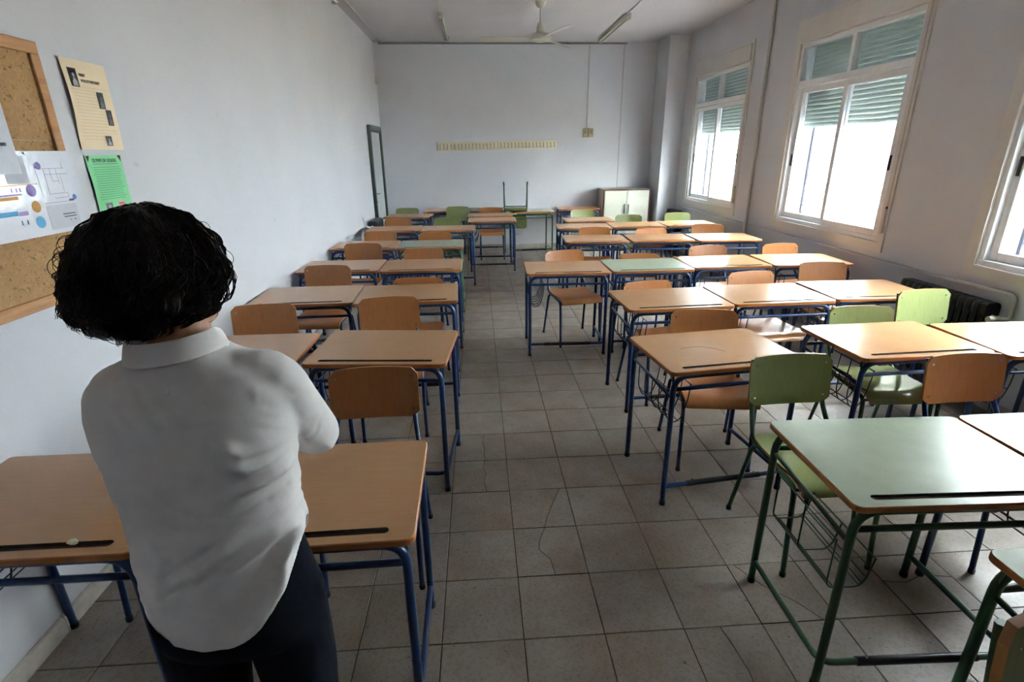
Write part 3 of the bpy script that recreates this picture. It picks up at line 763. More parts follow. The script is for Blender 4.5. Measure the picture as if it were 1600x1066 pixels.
CHAIRS = [
 ('brown', -1.20, 2.115, 0, 1.0, 'L', 'brown chair behind the person, only a blue leg showing under the desk at left'),
 ('brown', -.485, 2.185, 2.1, 1.0, 'L', 'brown plywood chair with blue frame nearest the aisle, right beside the person\'s elbow'),
 ('brown', -1.37, 3.30, 5.9, 1.0, 'L', 'brown chair by left wall just right of the person\'s neck'),
 ('brown', -.605, 3.40, 6.2, 1.0, 'L', 'brown chair tilted to the left, at second aisle desk of the left block'),
 ('brown', -.481, 4.052, -.5, .969, 'L', 'brown chair almost hidden, only its top showing over third left aisle desk'),
 ('brown', -1.273, 4.465, -2.3, 1.011, 'L', 'brown chair at left wall whose backrest stands before the fourth row desk'),
 ('brown', -.549, 5.243, -1.4, 1.0, 'L', 'brown chair between the fourth left aisle desk and the green-topped desk'),
 ('brown', -1.20, 5.575, -1.6, 1.012, 'L', 'brown chair near left wall beside the left end of the green-topped desk'),
 ('brown', -.51, 6.306, .1, 1.0, 'L', 'brown chair right behind the green-topped desk of the left block'),
 ('brown', -1.181, 6.498, -.3, 1.0, 'L', 'brown chair near left wall, behind fifth row desk'),
 ('green', -.445, 7.798, 3, 1.0, 'L', 'green chair behind the sixth left aisle desk'),
 ('brown', -1.129, 7.681, -1.5, 1.0, 'L', 'brown chair behind the sixth left row desk, next to dark radiator'),
 ('green', -1.19, 9.25, -.7, 1.0, 'B', 'olive green chair behind the turned desk in back left corner'),
 ('green', -.335, 9.13, -3.6, 1.03, 'B', 'olive green chair without a desk, before the back wall desks'),
 ('brown', .223, 9.12, 0, 1.0, 'B', 'brown chair at middle back desks, seen under the tabletop'),
 ('green', 1.40, 2.15, 1.6, 1.01, 'R', 'dark green chair with glossy seat behind the large green desk, right foreground'),
 ('brown', 2.20, 2.105, .9, 1.0, 'R', 'reddish brown chair behind the glaring green-topped desk at right'),
 ('green', 2.26, 2.883, -2.9, 1.0, 'R', 'green chair with its shiny seat under the second row desk at right'),
 ('green', 2.882, 3.17, 5.7, 1.015, 'R', 'light green chair standing before the long black radiator'),
 ('brown', 1.315, 2.908, -7.2, 1.0, 'R', 'brown chair turned behind the scratched aisle desk of right block'),
 ('brown', 1.231, 3.749, 10.6, .969, 'R', 'brown chair turned to left behind the aisle desk with broken groove'),
 ('brown', 2.077, 3.871, 6.2, 1.0, 'R', 'brown chair behind the middle desk of the third right row'),
 ('brown', 2.838, 4.153, -5.4, 1.0, 'R', 'brown chair near right wall just beyond the black radiator'),
 ('brown', .803, 4.96, 11.4, 1.0, 'R', 'brown chair under the desk that stands out into the aisle'),
 ('brown', 1.492, 4.838, -3.7, .969, 'R', 'low brown chair behind the green-topped desk of right block'),
 ('brown', 2.234, 5.042, 1.0, 1.0, 'R', 'brown chair behind the glaring desk of the fourth right row'),
 ('brown', 2.97, 5.054, 6.1, 1.0, 'R', 'brown chair at right wall below the middle window'),
 ('brown', 1.427, 6.499, -4.8, 1.0, 'R', 'brown chair behind the aisle desk of the fifth right row'),
 ('brown', 2.082, 6.345, 1.7, .99, 'R', 'brown chair behind the middle desk of the fifth right row'),
 ('brown', 2.881, 6.56, -14, 1.0, 'R', 'brown chair turned away beside the vertical wall pipe'),
 ('green', 2.185, 7.716, -3.2, 1.0, 'R', 'pale green chair in front of the cream cabinet doors'),
 ('green', 2.96, 7.854, -.8, 1.0, 'R', 'pale green chair at the far right near the corner radiator'),
 ('green', 1.655, 8.47, 1.7, 1.0, 'R', 'pale green chair before the desk left of the cabinet'),
]
CG = {'L': 'school chairs of the left block', 'R': 'school chairs of the right block', 'B': 'school chairs along the back'}
for (k, x, y, r, sz, gq, lab) in CHAIRS: make_chair(k, lab, x, y, r, sz, CG[gq])
c = make_chair('green', 'green chair turned upside down on a desk by back wall', .655, 9.365, 0, 1, CG['B'])
c.matrix_world = Matrix.Translation((.66, 9.435, DZ+.4545)) @ Matrix.Rotation(math.radians(-4), 4, 'Z') @ Matrix.Rotation(PI, 4, 'Y')
CP['tall'] = dict(CP['green']); CP['tall']['back'] = curved_panel(.388, .568, .792, -.030, .0, .016, .017, .012).mesh('backrest', [MAT['chair_green'], MAT['ply_edge']])
c = make_chair('tall', 'tall green chair cut off by bottom right corner of photo, only its backrest seen', .985, .60, 6, 1.25, CG['R'])


# ------------------------------------------------------------------ person
def eval_mods(o):
    dg = bpy.context.evaluated_depsgraph_get(); me = bpy.data.meshes.new_from_object(o.evaluated_get(dg)); old = o.data
    o.modifiers.clear(); o.data = me; bpy.data.meshes.remove(old); return o
def remesh(o, vox, smooth=6, fac=.5):
    m = o.modifiers.new('r', 'REMESH'); m.mode = 'VOXEL'; m.voxel_size = vox; m.use_smooth_shade = True
    s = o.modifiers.new('s', 'SMOOTH'); s.iterations = smooth; s.factor = fac
    return eval_mods(o)
def ell(c, rx, ry, n=40, p=2.0, tilt=0.0):
    out = []
    for k in range(n):
        a = 2*PI*k/n; ca, sa = math.cos(a), math.sin(a)
        x = rx*math.copysign(abs(ca)**(2/p), ca); y = ry*math.copysign(abs(sa)**(2/p), sa)
        out.append((c[0]+x, c[1]+y, c[2]+tilt*x))
    return out
def balls(mb, path, radii, n=12):       # a tapering limb with round ends
    P = [Vector(p) for p in path]
    mb.tube(P, radii, n); mb.sphere(P[0], radii[0], 7); mb.sphere(P[-1], radii[-1], 7)
def interp(pts, rad, sub=4):            # Catmull-Rom through joints
    P = [Vector(p) for p in pts]; out = []; rr = []
    for i in range(len(P)-1):
        p0, p1, p2, p3 = P[max(i-1, 0)], P[i], P[i+1], P[min(i+2, len(P)-1)]
        for k in range(sub):
            t = k/sub
            out.append(.5*((2*p1)+(p2-p0)*t+(2*p0-5*p1+4*p2-p3)*t*t+(3*p1-p0-3*p2+p3)*t**3)); rr.append(rad[i]*(1-t)+rad[i+1]*t)
    out.append(P[-1]); rr.append(rad[-1]); return out, rr
SL, EL, WL = (-.662, .905, 1.276), (-.695, 1.01, 1.045), (-.480, 1.098, 1.085)
SR, ER, WR = (-.394, .905, 1.306), (-.372, 1.045, 1.115), (-.590, 1.088, 1.150)
BC = (-.53, .90)
FOLDS = [
  (-.007, .009, [[-.622, .801, 1.112], [-.577, .785, 1.092], [-.517, .78, 1.081], [-.454, .793, 1.079], [-.403, .823, 1.082], [-.374, .862, 1.098]]),
  (.005, .010, [[-.539, .78, 1.013], [-.484, .785, 1.051], [-.428, .806, 1.07], [-.39, .836, 1.078]]),
  (.008, .009, [[-.486, .784, .967], [-.438, .8, .998], [-.395, .832, 1.019], [-.367, .88, 1.017]]),
  (.007, .010, [[-.408, .819, .887], [-.396, .83, .957], [-.385, .843, .984], [-.367, .884, 1.004]]),
  (.006, .008, [[-.439, .8, 1.131], [-.401, .825, 1.143], [-.37, .872, 1.146]]),
  (.006, .008, [[-.441, .799, 1.231], [-.419, .811, 1.207], [-.388, .838, 1.205], [-.368, .876, 1.199]]),
  (.007, .008, [[-.439, .8, 1.197], [-.417, .812, 1.176], [-.392, .835, 1.177], [-.369, .875, 1.182]]),
  (.006, .008, [[-.422, .809, 1.143], [-.389, .838, 1.151], [-.37, .872, 1.153]]),
  (-.0028, .006, [[-.384, .844, 1.283], [-.373, .864, 1.26], [-.366, .885, 1.232]]),
  (-.003, .006, [[-.39, .837, 1.265], [-.376, .857, 1.246], [-.367, .882, 1.224]]),
  (-.004, .006, [[-.394, .832, 1.244], [-.378, .853, 1.225], [-.367, .88, 1.207]]),
  (.0025, .012, [[-.613, .796, .946], [-.58, .786, 1.002], [-.608, .794, 1.041]]),
  (.004, .010, [[-.534, .78, .971], [-.495, .783, 1.002], [-.455, .793, 1.032]]),
  (.0012, .005, [[-.382, .848, 1.372], [-.385, .842, 1.332], [-.389, .838, 1.294]]),
  (-.004, .009, [[-.529, .80, 1.36], [-.565, .80, 1.34]]),
  (.004, .012, [[-.57, .784, 1.154], [-.545, .781, 1.116], [-.507, .781, 1.098]]),
  (-.005, .010, [[-.435, .802, .942], [-.417, .813, .968], [-.39, .836, 1.005]]),
  (.004, .008, [[-.36, .93, 1.20], [-.352, 1.0, 1.13], [-.34, 1.03, 1.085]]),
  (-.004, .008, [[-.375, .92, 1.19], [-.372, .98, 1.12]]),
]
def fold_mesh(o, folds, amp=1.0):
    me = o.data; n = len(me.vertices); co = np.empty(n*3); me.vertices.foreach_get('co', co); co = co.reshape(-1, 3)
    no = np.empty(n*3); me.vertices.foreach_get('normal', no); no = no.reshape(-1, 3); disp = np.zeros(n)
    for h, w, pts in folds:
        pts = np.array(pts); best = np.full(n, 1e9); tt = np.zeros(n); L = len(pts)-1
        for i in range(L):
            a, b = pts[i], pts[i+1]; ab = b-a; t = np.clip(((co-a)@ab)/(ab@ab), 0, 1); d = np.linalg.norm(co-a-t[:, None]*ab, axis=1)
            m = d < best; best[m] = d[m]; tt[m] = (i+t[m])/L
        env = np.clip(np.minimum(tt, 1-tt)*4+.35, 0, 1)
        disp += h*env*np.exp(-best**2/(w*1.25)**2)
    for i in range(n):        # loose diagonal drag lines in the lower half of the cloth
        x, y, z = co[i]; k = max(0, min(1, (1.27-z)/.12))
        if k > 0 and y < .97:
            u, v = .80*x+.60*z+.25*y, -.60*x+.80*z
            disp[i] += k*(.0016*noise.noise(Vector((u*9, v*38, 1.7)))+.0011*noise.noise(Vector((u*22, v*70, 5.1))))
        elif z > 1.25: disp[i] += .0010*noise.noise(Vector((x*45+z*30, y*20, z*12)))
    co += no*(disp*amp)[:, None]; me.vertices.foreach_set('co', co.ravel()); me.update()
def hand(mb, wrist, d, nrm, size=1.0, curl=.5, thumb_side=1):
    d = Vector(d).normalized(); nrm = Vector(nrm); nrm = (nrm-d*nrm.dot(d)).normalized(); sdir = d.cross(nrm)
    w = Vector(wrist); L = .085*size
    rings = []
    for t, hw, hh in ((0, .026, .020), (.25, .033, .017), (.6, .039, .015), (1.0, .040, .012)):
        c = w+d*L*t; rings.append([c+sdir*(hw*size*math.cos(2*PI*k/14))+nrm*(hh*size*math.sin(2*PI*k/14)) for k in range(14)])
    mb.loft(rings)
    for i, (off, ln) in enumerate(((-.030, .068), (-.010, .078), (.010, .073), (.029, .058))):
        p = w+d*L*.92+sdir*off*size; dirv = d.copy(); path = [p-d*.015]; path.append(p); ang = 0
        for seg in (.45, .32, .23):
            ang += curl*(.7 if seg == .45 else 1.0); dv = d*math.cos(ang)-nrm*math.sin(ang); p = p+dv*ln*seg*size; path.append(p)
        q, rr = interp(path, [.0085*size, .0088*size, .0082*size, .0074*size, .0062*size], 2); balls(mb, q, rr, 8)
    p = w+d*L*.25+sdir*(-.028*thumb_side)*size; path = [p]; dv = (d*.65-sdir*.75*thumb_side).normalized()
    for seg in (.032, .030, .024):
        p = p+dv*seg*size; path.append(p); dv = (dv+d*.25-nrm*curl*.35).normalized()
    q, rr = interp(path, [.012*size, .0105*size, .0095*size, .0075*size], 2); balls(mb, q, rr, 8)
def person():
    skin = simple('skin', 'b98466', .5, var=.05, vscale=25)
    cloth = NT('white_cotton'); cloth.b.inputs['Roughness'].default_value = .85; cloth.b.inputs['Sheen Weight'].default_value = .1
    v = cloth.coord(); cloth.link(cloth.ramp(cloth.noise(v, 18, 5), [(.3, lin('d6d2d0')), (.7, lin('e0dcda'))]), cloth.b.inputs['Base Color']); cloth.bump(cloth.noise(v, 30, 6, .7), .12, .006); cloth = cloth.m
    navy = simple('navy_trousers', '0e111c', .9, 0, .12, var=.15, vscale=60, bump=.15)
    hairm = NT('dark_brown_hair'); hairm.b.inputs['Roughness'].default_value = .42; hairm.b.inputs['Specular IOR Level'].default_value = .18
    v = hairm.coord(); hairm.link(hairm.ramp(hairm.noise(v, 40, 4), [(.3, lin('0c0806')), (.7, lin('1a110c'))]), hairm.b.inputs['Base Color']); hairm = hairm.m
    T = thing('person', 'person seen from behind, dark curly hair, white shirt, navy trousers, arms crossed, facing the desks', 'person', (BC[0], BC[1], 0))
    inv = Matrix.Translation((-BC[0], -BC[1], 0))
    def fin(o, name, mat):
        o.name = name; o.data.name = name; o.data.transform(inv); o.parent = T; o.data.materials.clear(); o.data.materials.append(mat)
        o.data.polygons.foreach_set('use_smooth', [True]*len(o.data.polygons)); return o
    cx, cy = BC
    # --- body: one continuous skin surface
    b = MB()
    b.loft([ell((cx, cy, z), rx, ry, 28, 2.2) for z, rx, ry in ((.79, .11, .08), (.82, .14, .098), (.88, .138, .092), (.98, .124, .080), (1.06, .126, .086), (1.16, .140, .10), (1.25, .145, .10), (1.31, .125, .085), (1.345, .085, .06), (1.37, .055, .052))])
    for x in (-.085, .085):
        q, rr = interp([(cx+x*.95, cy, .83), (cx+x*1.1, cy, .62), (cx+x*1.14, cy, .45), (cx+x*1.12, cy-.01, .28), (cx+x*1.12, cy-.01, .08)], [.066, .062, .050, .046, .035], 3); balls(b, q, rr, 14)
        q, rr = interp([(cx+x*1.1, cy-.03, .05), (cx+x*1.2, cy+.05, .045), (cx+x*1.35, cy+.15, .03)], [.032, .034, .022], 3); balls(b, q, rr, 10)
    for (s, e, wv) in ((SL, EL, WL), (SR, ER, WR)):
        q, rr = interp([s, (Vector(s)+Vector(e))/2, e], [.040, .039, .035], 3); balls(b, q, rr, 12)
        q, rr = interp([e, (Vector(e)+Vector(wv))/2, wv], [.036, .034, .025], 3); balls(b, q, rr, 12)
    hand(b, WL, (.62, -.62, .45), (.2, .8, .5), .92, .35, -1)
    hand(b, WR, (-.85, -.45, .15), (-.35, .8, .2), .92, .55, 1)
    # neck and head (turned a little to the right)
    H0 = Vector((cx-.012, .935, 1.492)); yaw = math.radians(-16)
    def hp(x, y, z): return H0+Vector((x*math.cos(yaw)-y*math.sin(yaw), x*math.sin(yaw)+y*math.cos(yaw), z))
    q, rr = interp([(cx, .895, 1.33), (cx+.004, .905, 1.39), hp(0, -.005, -.03)], [.058, .050, .052], 4); balls(b, q, rr, 16)
    b.sphere(hp(0, -.005, .025), (.072, .088, .085), 14); b.sphere(hp(0, .02, -.02), (.064, .070, .075), 12)
    b.sphere(hp(0, .045, -.07), (.042, .040, .034), 10); b.sphere(hp(0, .072, -.090), (.020, .016, .014), 8)
    b.sphere(hp(.047, .012, -.06), (.022, .035, .03), 8); b.sphere(hp(-.047, .012, -.06), (.022, .035, .03), 8)
    b.tube([hp(0, .088, .012), hp(0, .100, -.015), hp(0, .108, -.030)], [.008, .010, .012], 10); b.sphere(hp(0, .104, -.032), (.016, .011, .010), 8)
    for s in (-1, 1):
        b.sphere(hp(s*.030, .078, .022), (.022, .012, .008), 8); b.sphere(hp(s*.036, .068, -.022), (.020, .016, .018), 8)
        b.sphere(hp(s*.074, -.004, -.012), (.008, .018, .030), 8)
    b.sphere(hp(0, .086, -.056), (.022, .009, .005), 8); b.sphere(hp(0, .084, -.065), (.020, .009, .006), 8)
    o = b.build('body', skin); remesh(o, .0052, 3, .5); fin(o, 'body', skin)
    body = o
    em = simple('eye_white', 'e8e4df', .15); im = simple('dark_iris', '24150c', .1)
    for s in (-1, 1):
        m = MB(); m.sphere(tuple(hp(s*.031, .070, .004)), .0115, 8); e = m.build('eye', em); e.data.transform(inv); e.parent = T
        m = MB(); m.sphere(tuple(hp(s*.031, .0790, .004)), .0052, 6); i = m.build('iris', im); i.data.transform(inv); i.parent = e
    # --- shirt
    b = MB(); rows = []
    tab = ((.70, .168, .128), (.80, .169, .126), (.88, .168, .124), (.96, .166, .119), (1.04, .160, .113), (1.12, .166, .114), (1.20, .174, .118), (1.26, .176, .114), (1.30, .170, .105), (1.335, .145, .088), (1.355, .095, .074), (1.375, .066, .066), (1.385, .060, .060))
    for z, rx, ry in tab: rows.append(ell((cx, cy, z), rx, ry, 72, 2.15, .03*max(0, min(1, (z-1.1)/.2))))
    b.loft(rows)
    for z, yy in ((1.19, .975),): b.sphere((cx-.065, yy, z), (.07, .05, .06), 10); b.sphere((cx+.065, yy, z), (.07, .05, .06), 10)
    for (s, e, wv, f) in ((SL, EL, WL, .62), (SR, ER, WR, .50)):
        S_, E_, W_ = Vector(s), Vector(e), Vector(wv); inn = Vector((cx+(.05 if s is SR else -.05), cy, S_.z+.005))
        q, rr = interp([inn, S_+(E_-S_)*.02, S_+(E_-S_)*.5, E_+(E_-S_)*.02], [.045, .053, .056, .051], 5); balls(b, q, rr, 20)
        q, rr = interp([E_, E_+(W_-E_)*f*.5, E_+(W_-E_)*f], [.050, .049, .046], 4); b.tube(q, rr, 20)
    o = b.build('shirt', cloth); remesh(o, .0055, 8, .5)
    # hem: the long curved tail, cut by trimming the mesh
    bm = bmesh.new(); bm.from_mesh(o.data)
    def hemz(x, y):
        a = math.atan2(x-cx, -(y-cy)); sd = abs(math.sin(a)); return .803+.175*sd**4*(1 if x > cx else .6)+(.0 if y < cy else .02)
    dead = [v for v in bm.verts if v.co.z < hemz(v.co.x, v.co.y) and v.co.z < 1.02 and abs(v.co.x-cx) < .21 and v.co.y < 1.03 and (Vector((v.co.x-EL[0], v.co.y-EL[1], v.co.z-EL[2])).length > .062)]
    bmesh.ops.delete(bm, geom=dead, context='VERTS')
    for v in bm.verts:
        if v.is_boundary and v.co.z < 1.03: v.co.z = hemz(v.co.x, v.co.y)
    bm.normal_update(); bm.to_mesh(o.data); bm.free(); o.data.update()
    fold_mesh(o, FOLDS, 2.3)
    s = o.modifiers.new('s', 'SMOOTH'); s.iterations = 1; s.factor = .3; sol = o.modifiers.new('t', 'SOLIDIFY'); sol.thickness = .0022; sol.offset = -1
    eval_mods(o); shirt = fin(o, 'shirt', cloth)
    # seams and hem stitching bands
    b = MB(); pts = []
    for k in range(64):
        a = 2*PI*k/64; x, y = cx+.1715*math.sin(a), cy-.1265*math.cos(a); pts.append((x, y, hemz(x, y)+.004))
    # collar
    b = MB(); prof = [(.056, .0), (.0575, .020), (.0605, .040), (.064, .044), (.0665, .039), (.071, .024), (.0755, .004), (.073, .002), (.0685, .018), (.0645, .034)]
    rings = []; n = 40; gap = math.radians(26)
    for k in range(n+1):
        a = PI/2+gap+(2*PI-2*gap)*k/n; front = max(0, math.sin(a)); ring = []
        for r, z in prof: ring.append((cx-.002+r*1.10*math.cos(a), .893+r*1.0*math.sin(a)+front*.02, 1.360+z-.026*front*1.3+.10*r*math.cos(a)))
        rings.append(ring)
    b.loft(rings, 0, True); c = b.build('collar', cloth); c.data.transform(inv); c.parent = shirt
    sub = c.modifiers.new('u', 'SUBSURF'); sub.levels = 1; sub.render_levels = 1; eval_mods(c)
    b = MB(); b.bbox(-.003, .003, -.0022, .0022, -.011, .011, .0008); l = b.build('locker_loop', simple('white_tape', 'e9e9ea', .7)); l.parent = shirt; l.location = (.018, -.0875, 1.330); l.rotation_euler = (math.radians(-38), 0, math.radians(12))
    # --- trousers
    b = MB()
    b.loft([ell((cx, cy, z), rx, ry, 40, 2.3) for z, rx, ry in ((.745, .160, .112), (.775, .168, .120), (.81, .170, .118), (.86, .160, .108), (.90, .154, .102), (.98, .140, .092), (1.02, .136, .088))])
    for x in (-.088, .088):
        q, rr = interp([(cx+x*.98, cy, .80), (cx+x*1.08, cy, .62), (cx+x*1.12, cy, .45), (cx+x*1.1, cy-.01, .28), (cx+x*1.1, cy-.01, .075)], [.090, .082, .066, .061, .059], 4); balls(b, q[:-1], rr[:-1], 20); b.tube(q, rr, 20)
    o = b.build('trousers', navy); remesh(o, .006, 6, .5); fin(o, 'trousers', navy)
    leather = simple('black_shoe', '131214', .35)
    for x in (-.097, .097):
        m = MB(); sx = 1 if x > 0 else -1
        m.loft([ell((cx+x+sx*.06*t*.5, cy-.055+.235*t, .0), .001, .001, 16) if False else [(cx+x+sx*.03*t+w_*math.cos(2*PI*k/16), cy-.065+.25*t, max(.002, h_*.5+h_*.5*math.sin(2*PI*k/16))) for k in range(16)] for t, w_, h_ in ((0, .018, .05), (.08, .034, .075), (.3, .040, .080), (.55, .043, .065), (.8, .044, .048), (.95, .030, .036), (1.0, .012, .024))])
        m.box(cx+x-.03+sx*.005, cx+x+.03+sx*.005, cy-.06, cy-.005, 0, .022)
        sh = m.build('shoe', leather); sh.data.transform(inv); sh.parent = T
    # --- hair: dense mass and separate curls
    HC = Vector((-.553, .912, 1.507))
    def hr(d):      # outer radius of the hair towards direction d
        x, y, z = d; rx, ry, rz = .117, .114, .104
        p = 2.12; k = (abs(x/rx)**p+abs(y/ry)**p+abs(z/rz)**p)**(-1/p)
        low = max(0, -z); k *= 1+.10*low*(1-abs(z))*2
        if x < 0: k *= 1+.06*low*2*(1-low)
        nz = noise.noise(Vector(d)*3.1)*.05+noise.noise(Vector(d)*8.0+Vector((3, 1, 7)))*.045+noise.noise(Vector(d)*17)*.022
        return k*(1+nz)
    def hw(p):      # wider and drooping to the left below, narrower towards the crown
        q = p-HC; t = q.z/.106
        q.x *= 1-.24*max(0, t)**1.3+.06*max(0, -t)*(1-max(0, -t)*.7); q.x -= .018*max(0, -t)**1.2; q.x += .006*max(0, t); q.z += .006*max(0, t)
        return HC+q
    fd = Vector((math.sin(-yaw), math.cos(-yaw), -.18)).normalized()
    def face_open(d): return d.dot(fd)
    b = MB(); nu, nv = 120, 72; rings = []
    for j in range(1, nv):
        th = PI*j/nv; ring = []
        for i in range(nu):
            ph = 2*PI*i/nu; d = Vector((math.sin(th)*math.cos(ph), math.sin(th)*math.sin(ph), math.cos(th)))
            r = hr(d)*.97; f = face_open(d)
            if f > .45: r *= 1-min(1, (f-.45)/.2)*.52
            p = hw(HC+d*r)
            zb_ = 1.414+.32*(p.x+.55)
            if p.z < zb_: p.z = zb_+(p.z-zb_)*.25
            ring.append(p)
        rings.append(ring)
    b.loft(rings)
    o = b.build('hair', hairm); o.data.transform(inv); o.parent = T; hair = o
    rnd = random.Random(3); b = MB(); n_l = 0
    while n_l < 430:          # each lock is a few strands that share one helix
        z = rnd.uniform(-.85, .95); ph = rnd.uniform(0, 2*PI); s_ = math.sqrt(1-z*z); d = Vector((s_*math.cos(ph), s_*math.sin(ph), z))
        if face_open(d) > .42: continue
        n_l += 1
        L = rnd.uniform(.06, .12); turns = rnd.uniform(.8, 2.0)*(.4 if z > .5 else 1); cr_ = rnd.uniform(.004, .011)*(.25 if z > .45 else 1); ph0 = rnd.uniform(0, 2*PI); N = 14
        side = rnd.uniform(-.5, .5); fly = rnd.random() < .35 and z < .35
        for st in range(6):
            cur = (d+Vector((rnd.gauss(0, .022), rnd.gauss(0, .022), rnd.gauss(0, .022)))).normalized(); path = []; a0 = ph0+rnd.gauss(0, .18); crs = cr_*rnd.uniform(.85, 1.12); th_ = rnd.uniform(.0007, .0016)
            for k in range(N):
                t = k/(N-1); r = hr(cur)*(.972+.03*t+(.075*t*t if fly else 0)); p = hw(HC+cur*r)
                dn = Vector((0, 0, -1)); tan = (dn-cur*dn.dot(cur)); tan = tan.normalized() if tan.length > .05 else Vector((math.cos(ph), math.sin(ph), 0))
                bt = cur.cross(tan); tan = (tan+bt*side).normalized(); bt = cur.cross(tan)
                a = a0+2*PI*turns*t; w_ = crs*min(1, t*2.5)
                q = p+bt*math.cos(a)*w_+cur*math.sin(a)*w_
                zl = 1.402+.32*(q.x+.55)
                if q.z < zl: q.z = zl+(q.z-zl)*.35
                path.append(q); cur = (cur+tan*(L/(N-1))/r).normalized()
            b.tube(path, [th_*(1-.75*(k/(N-1))**1.5) for k in range(N)], 4)
    # fine stray strands standing off the outline
    for k in range(150):
        z = rnd.uniform(-.7, .6); ph = rnd.uniform(0, 2*PI); s_ = math.sqrt(1-z*z); d = Vector((s_*math.cos(ph), s_*math.sin(ph), z))
        if face_open(d) > .35: continue
        r = hr(d); p = hw(HC+d*r*.97); bt = d.cross(Vector((0, 0, 1))).normalized(); R_ = rnd.uniform(.008, .020); path = []
        tl = rnd.uniform(.6, 1.0)*2*PI*.62; sgn = rnd.choice((-1, 1)); dz = Vector((0, 0, -1)); tan = (dz-d*dz.dot(d)).normalized()+bt*sgn*.5
        for i in range(12):
            a = tl*i/11; path.append(p+d*(math.sin(a)*R_)+tan*((1-math.cos(a))*R_*.9))
        b.tube(path, .00055, 4)
    o = b.build('curls', hairm, kind='stuff'); o.data.transform(inv); o.parent = hair
person()

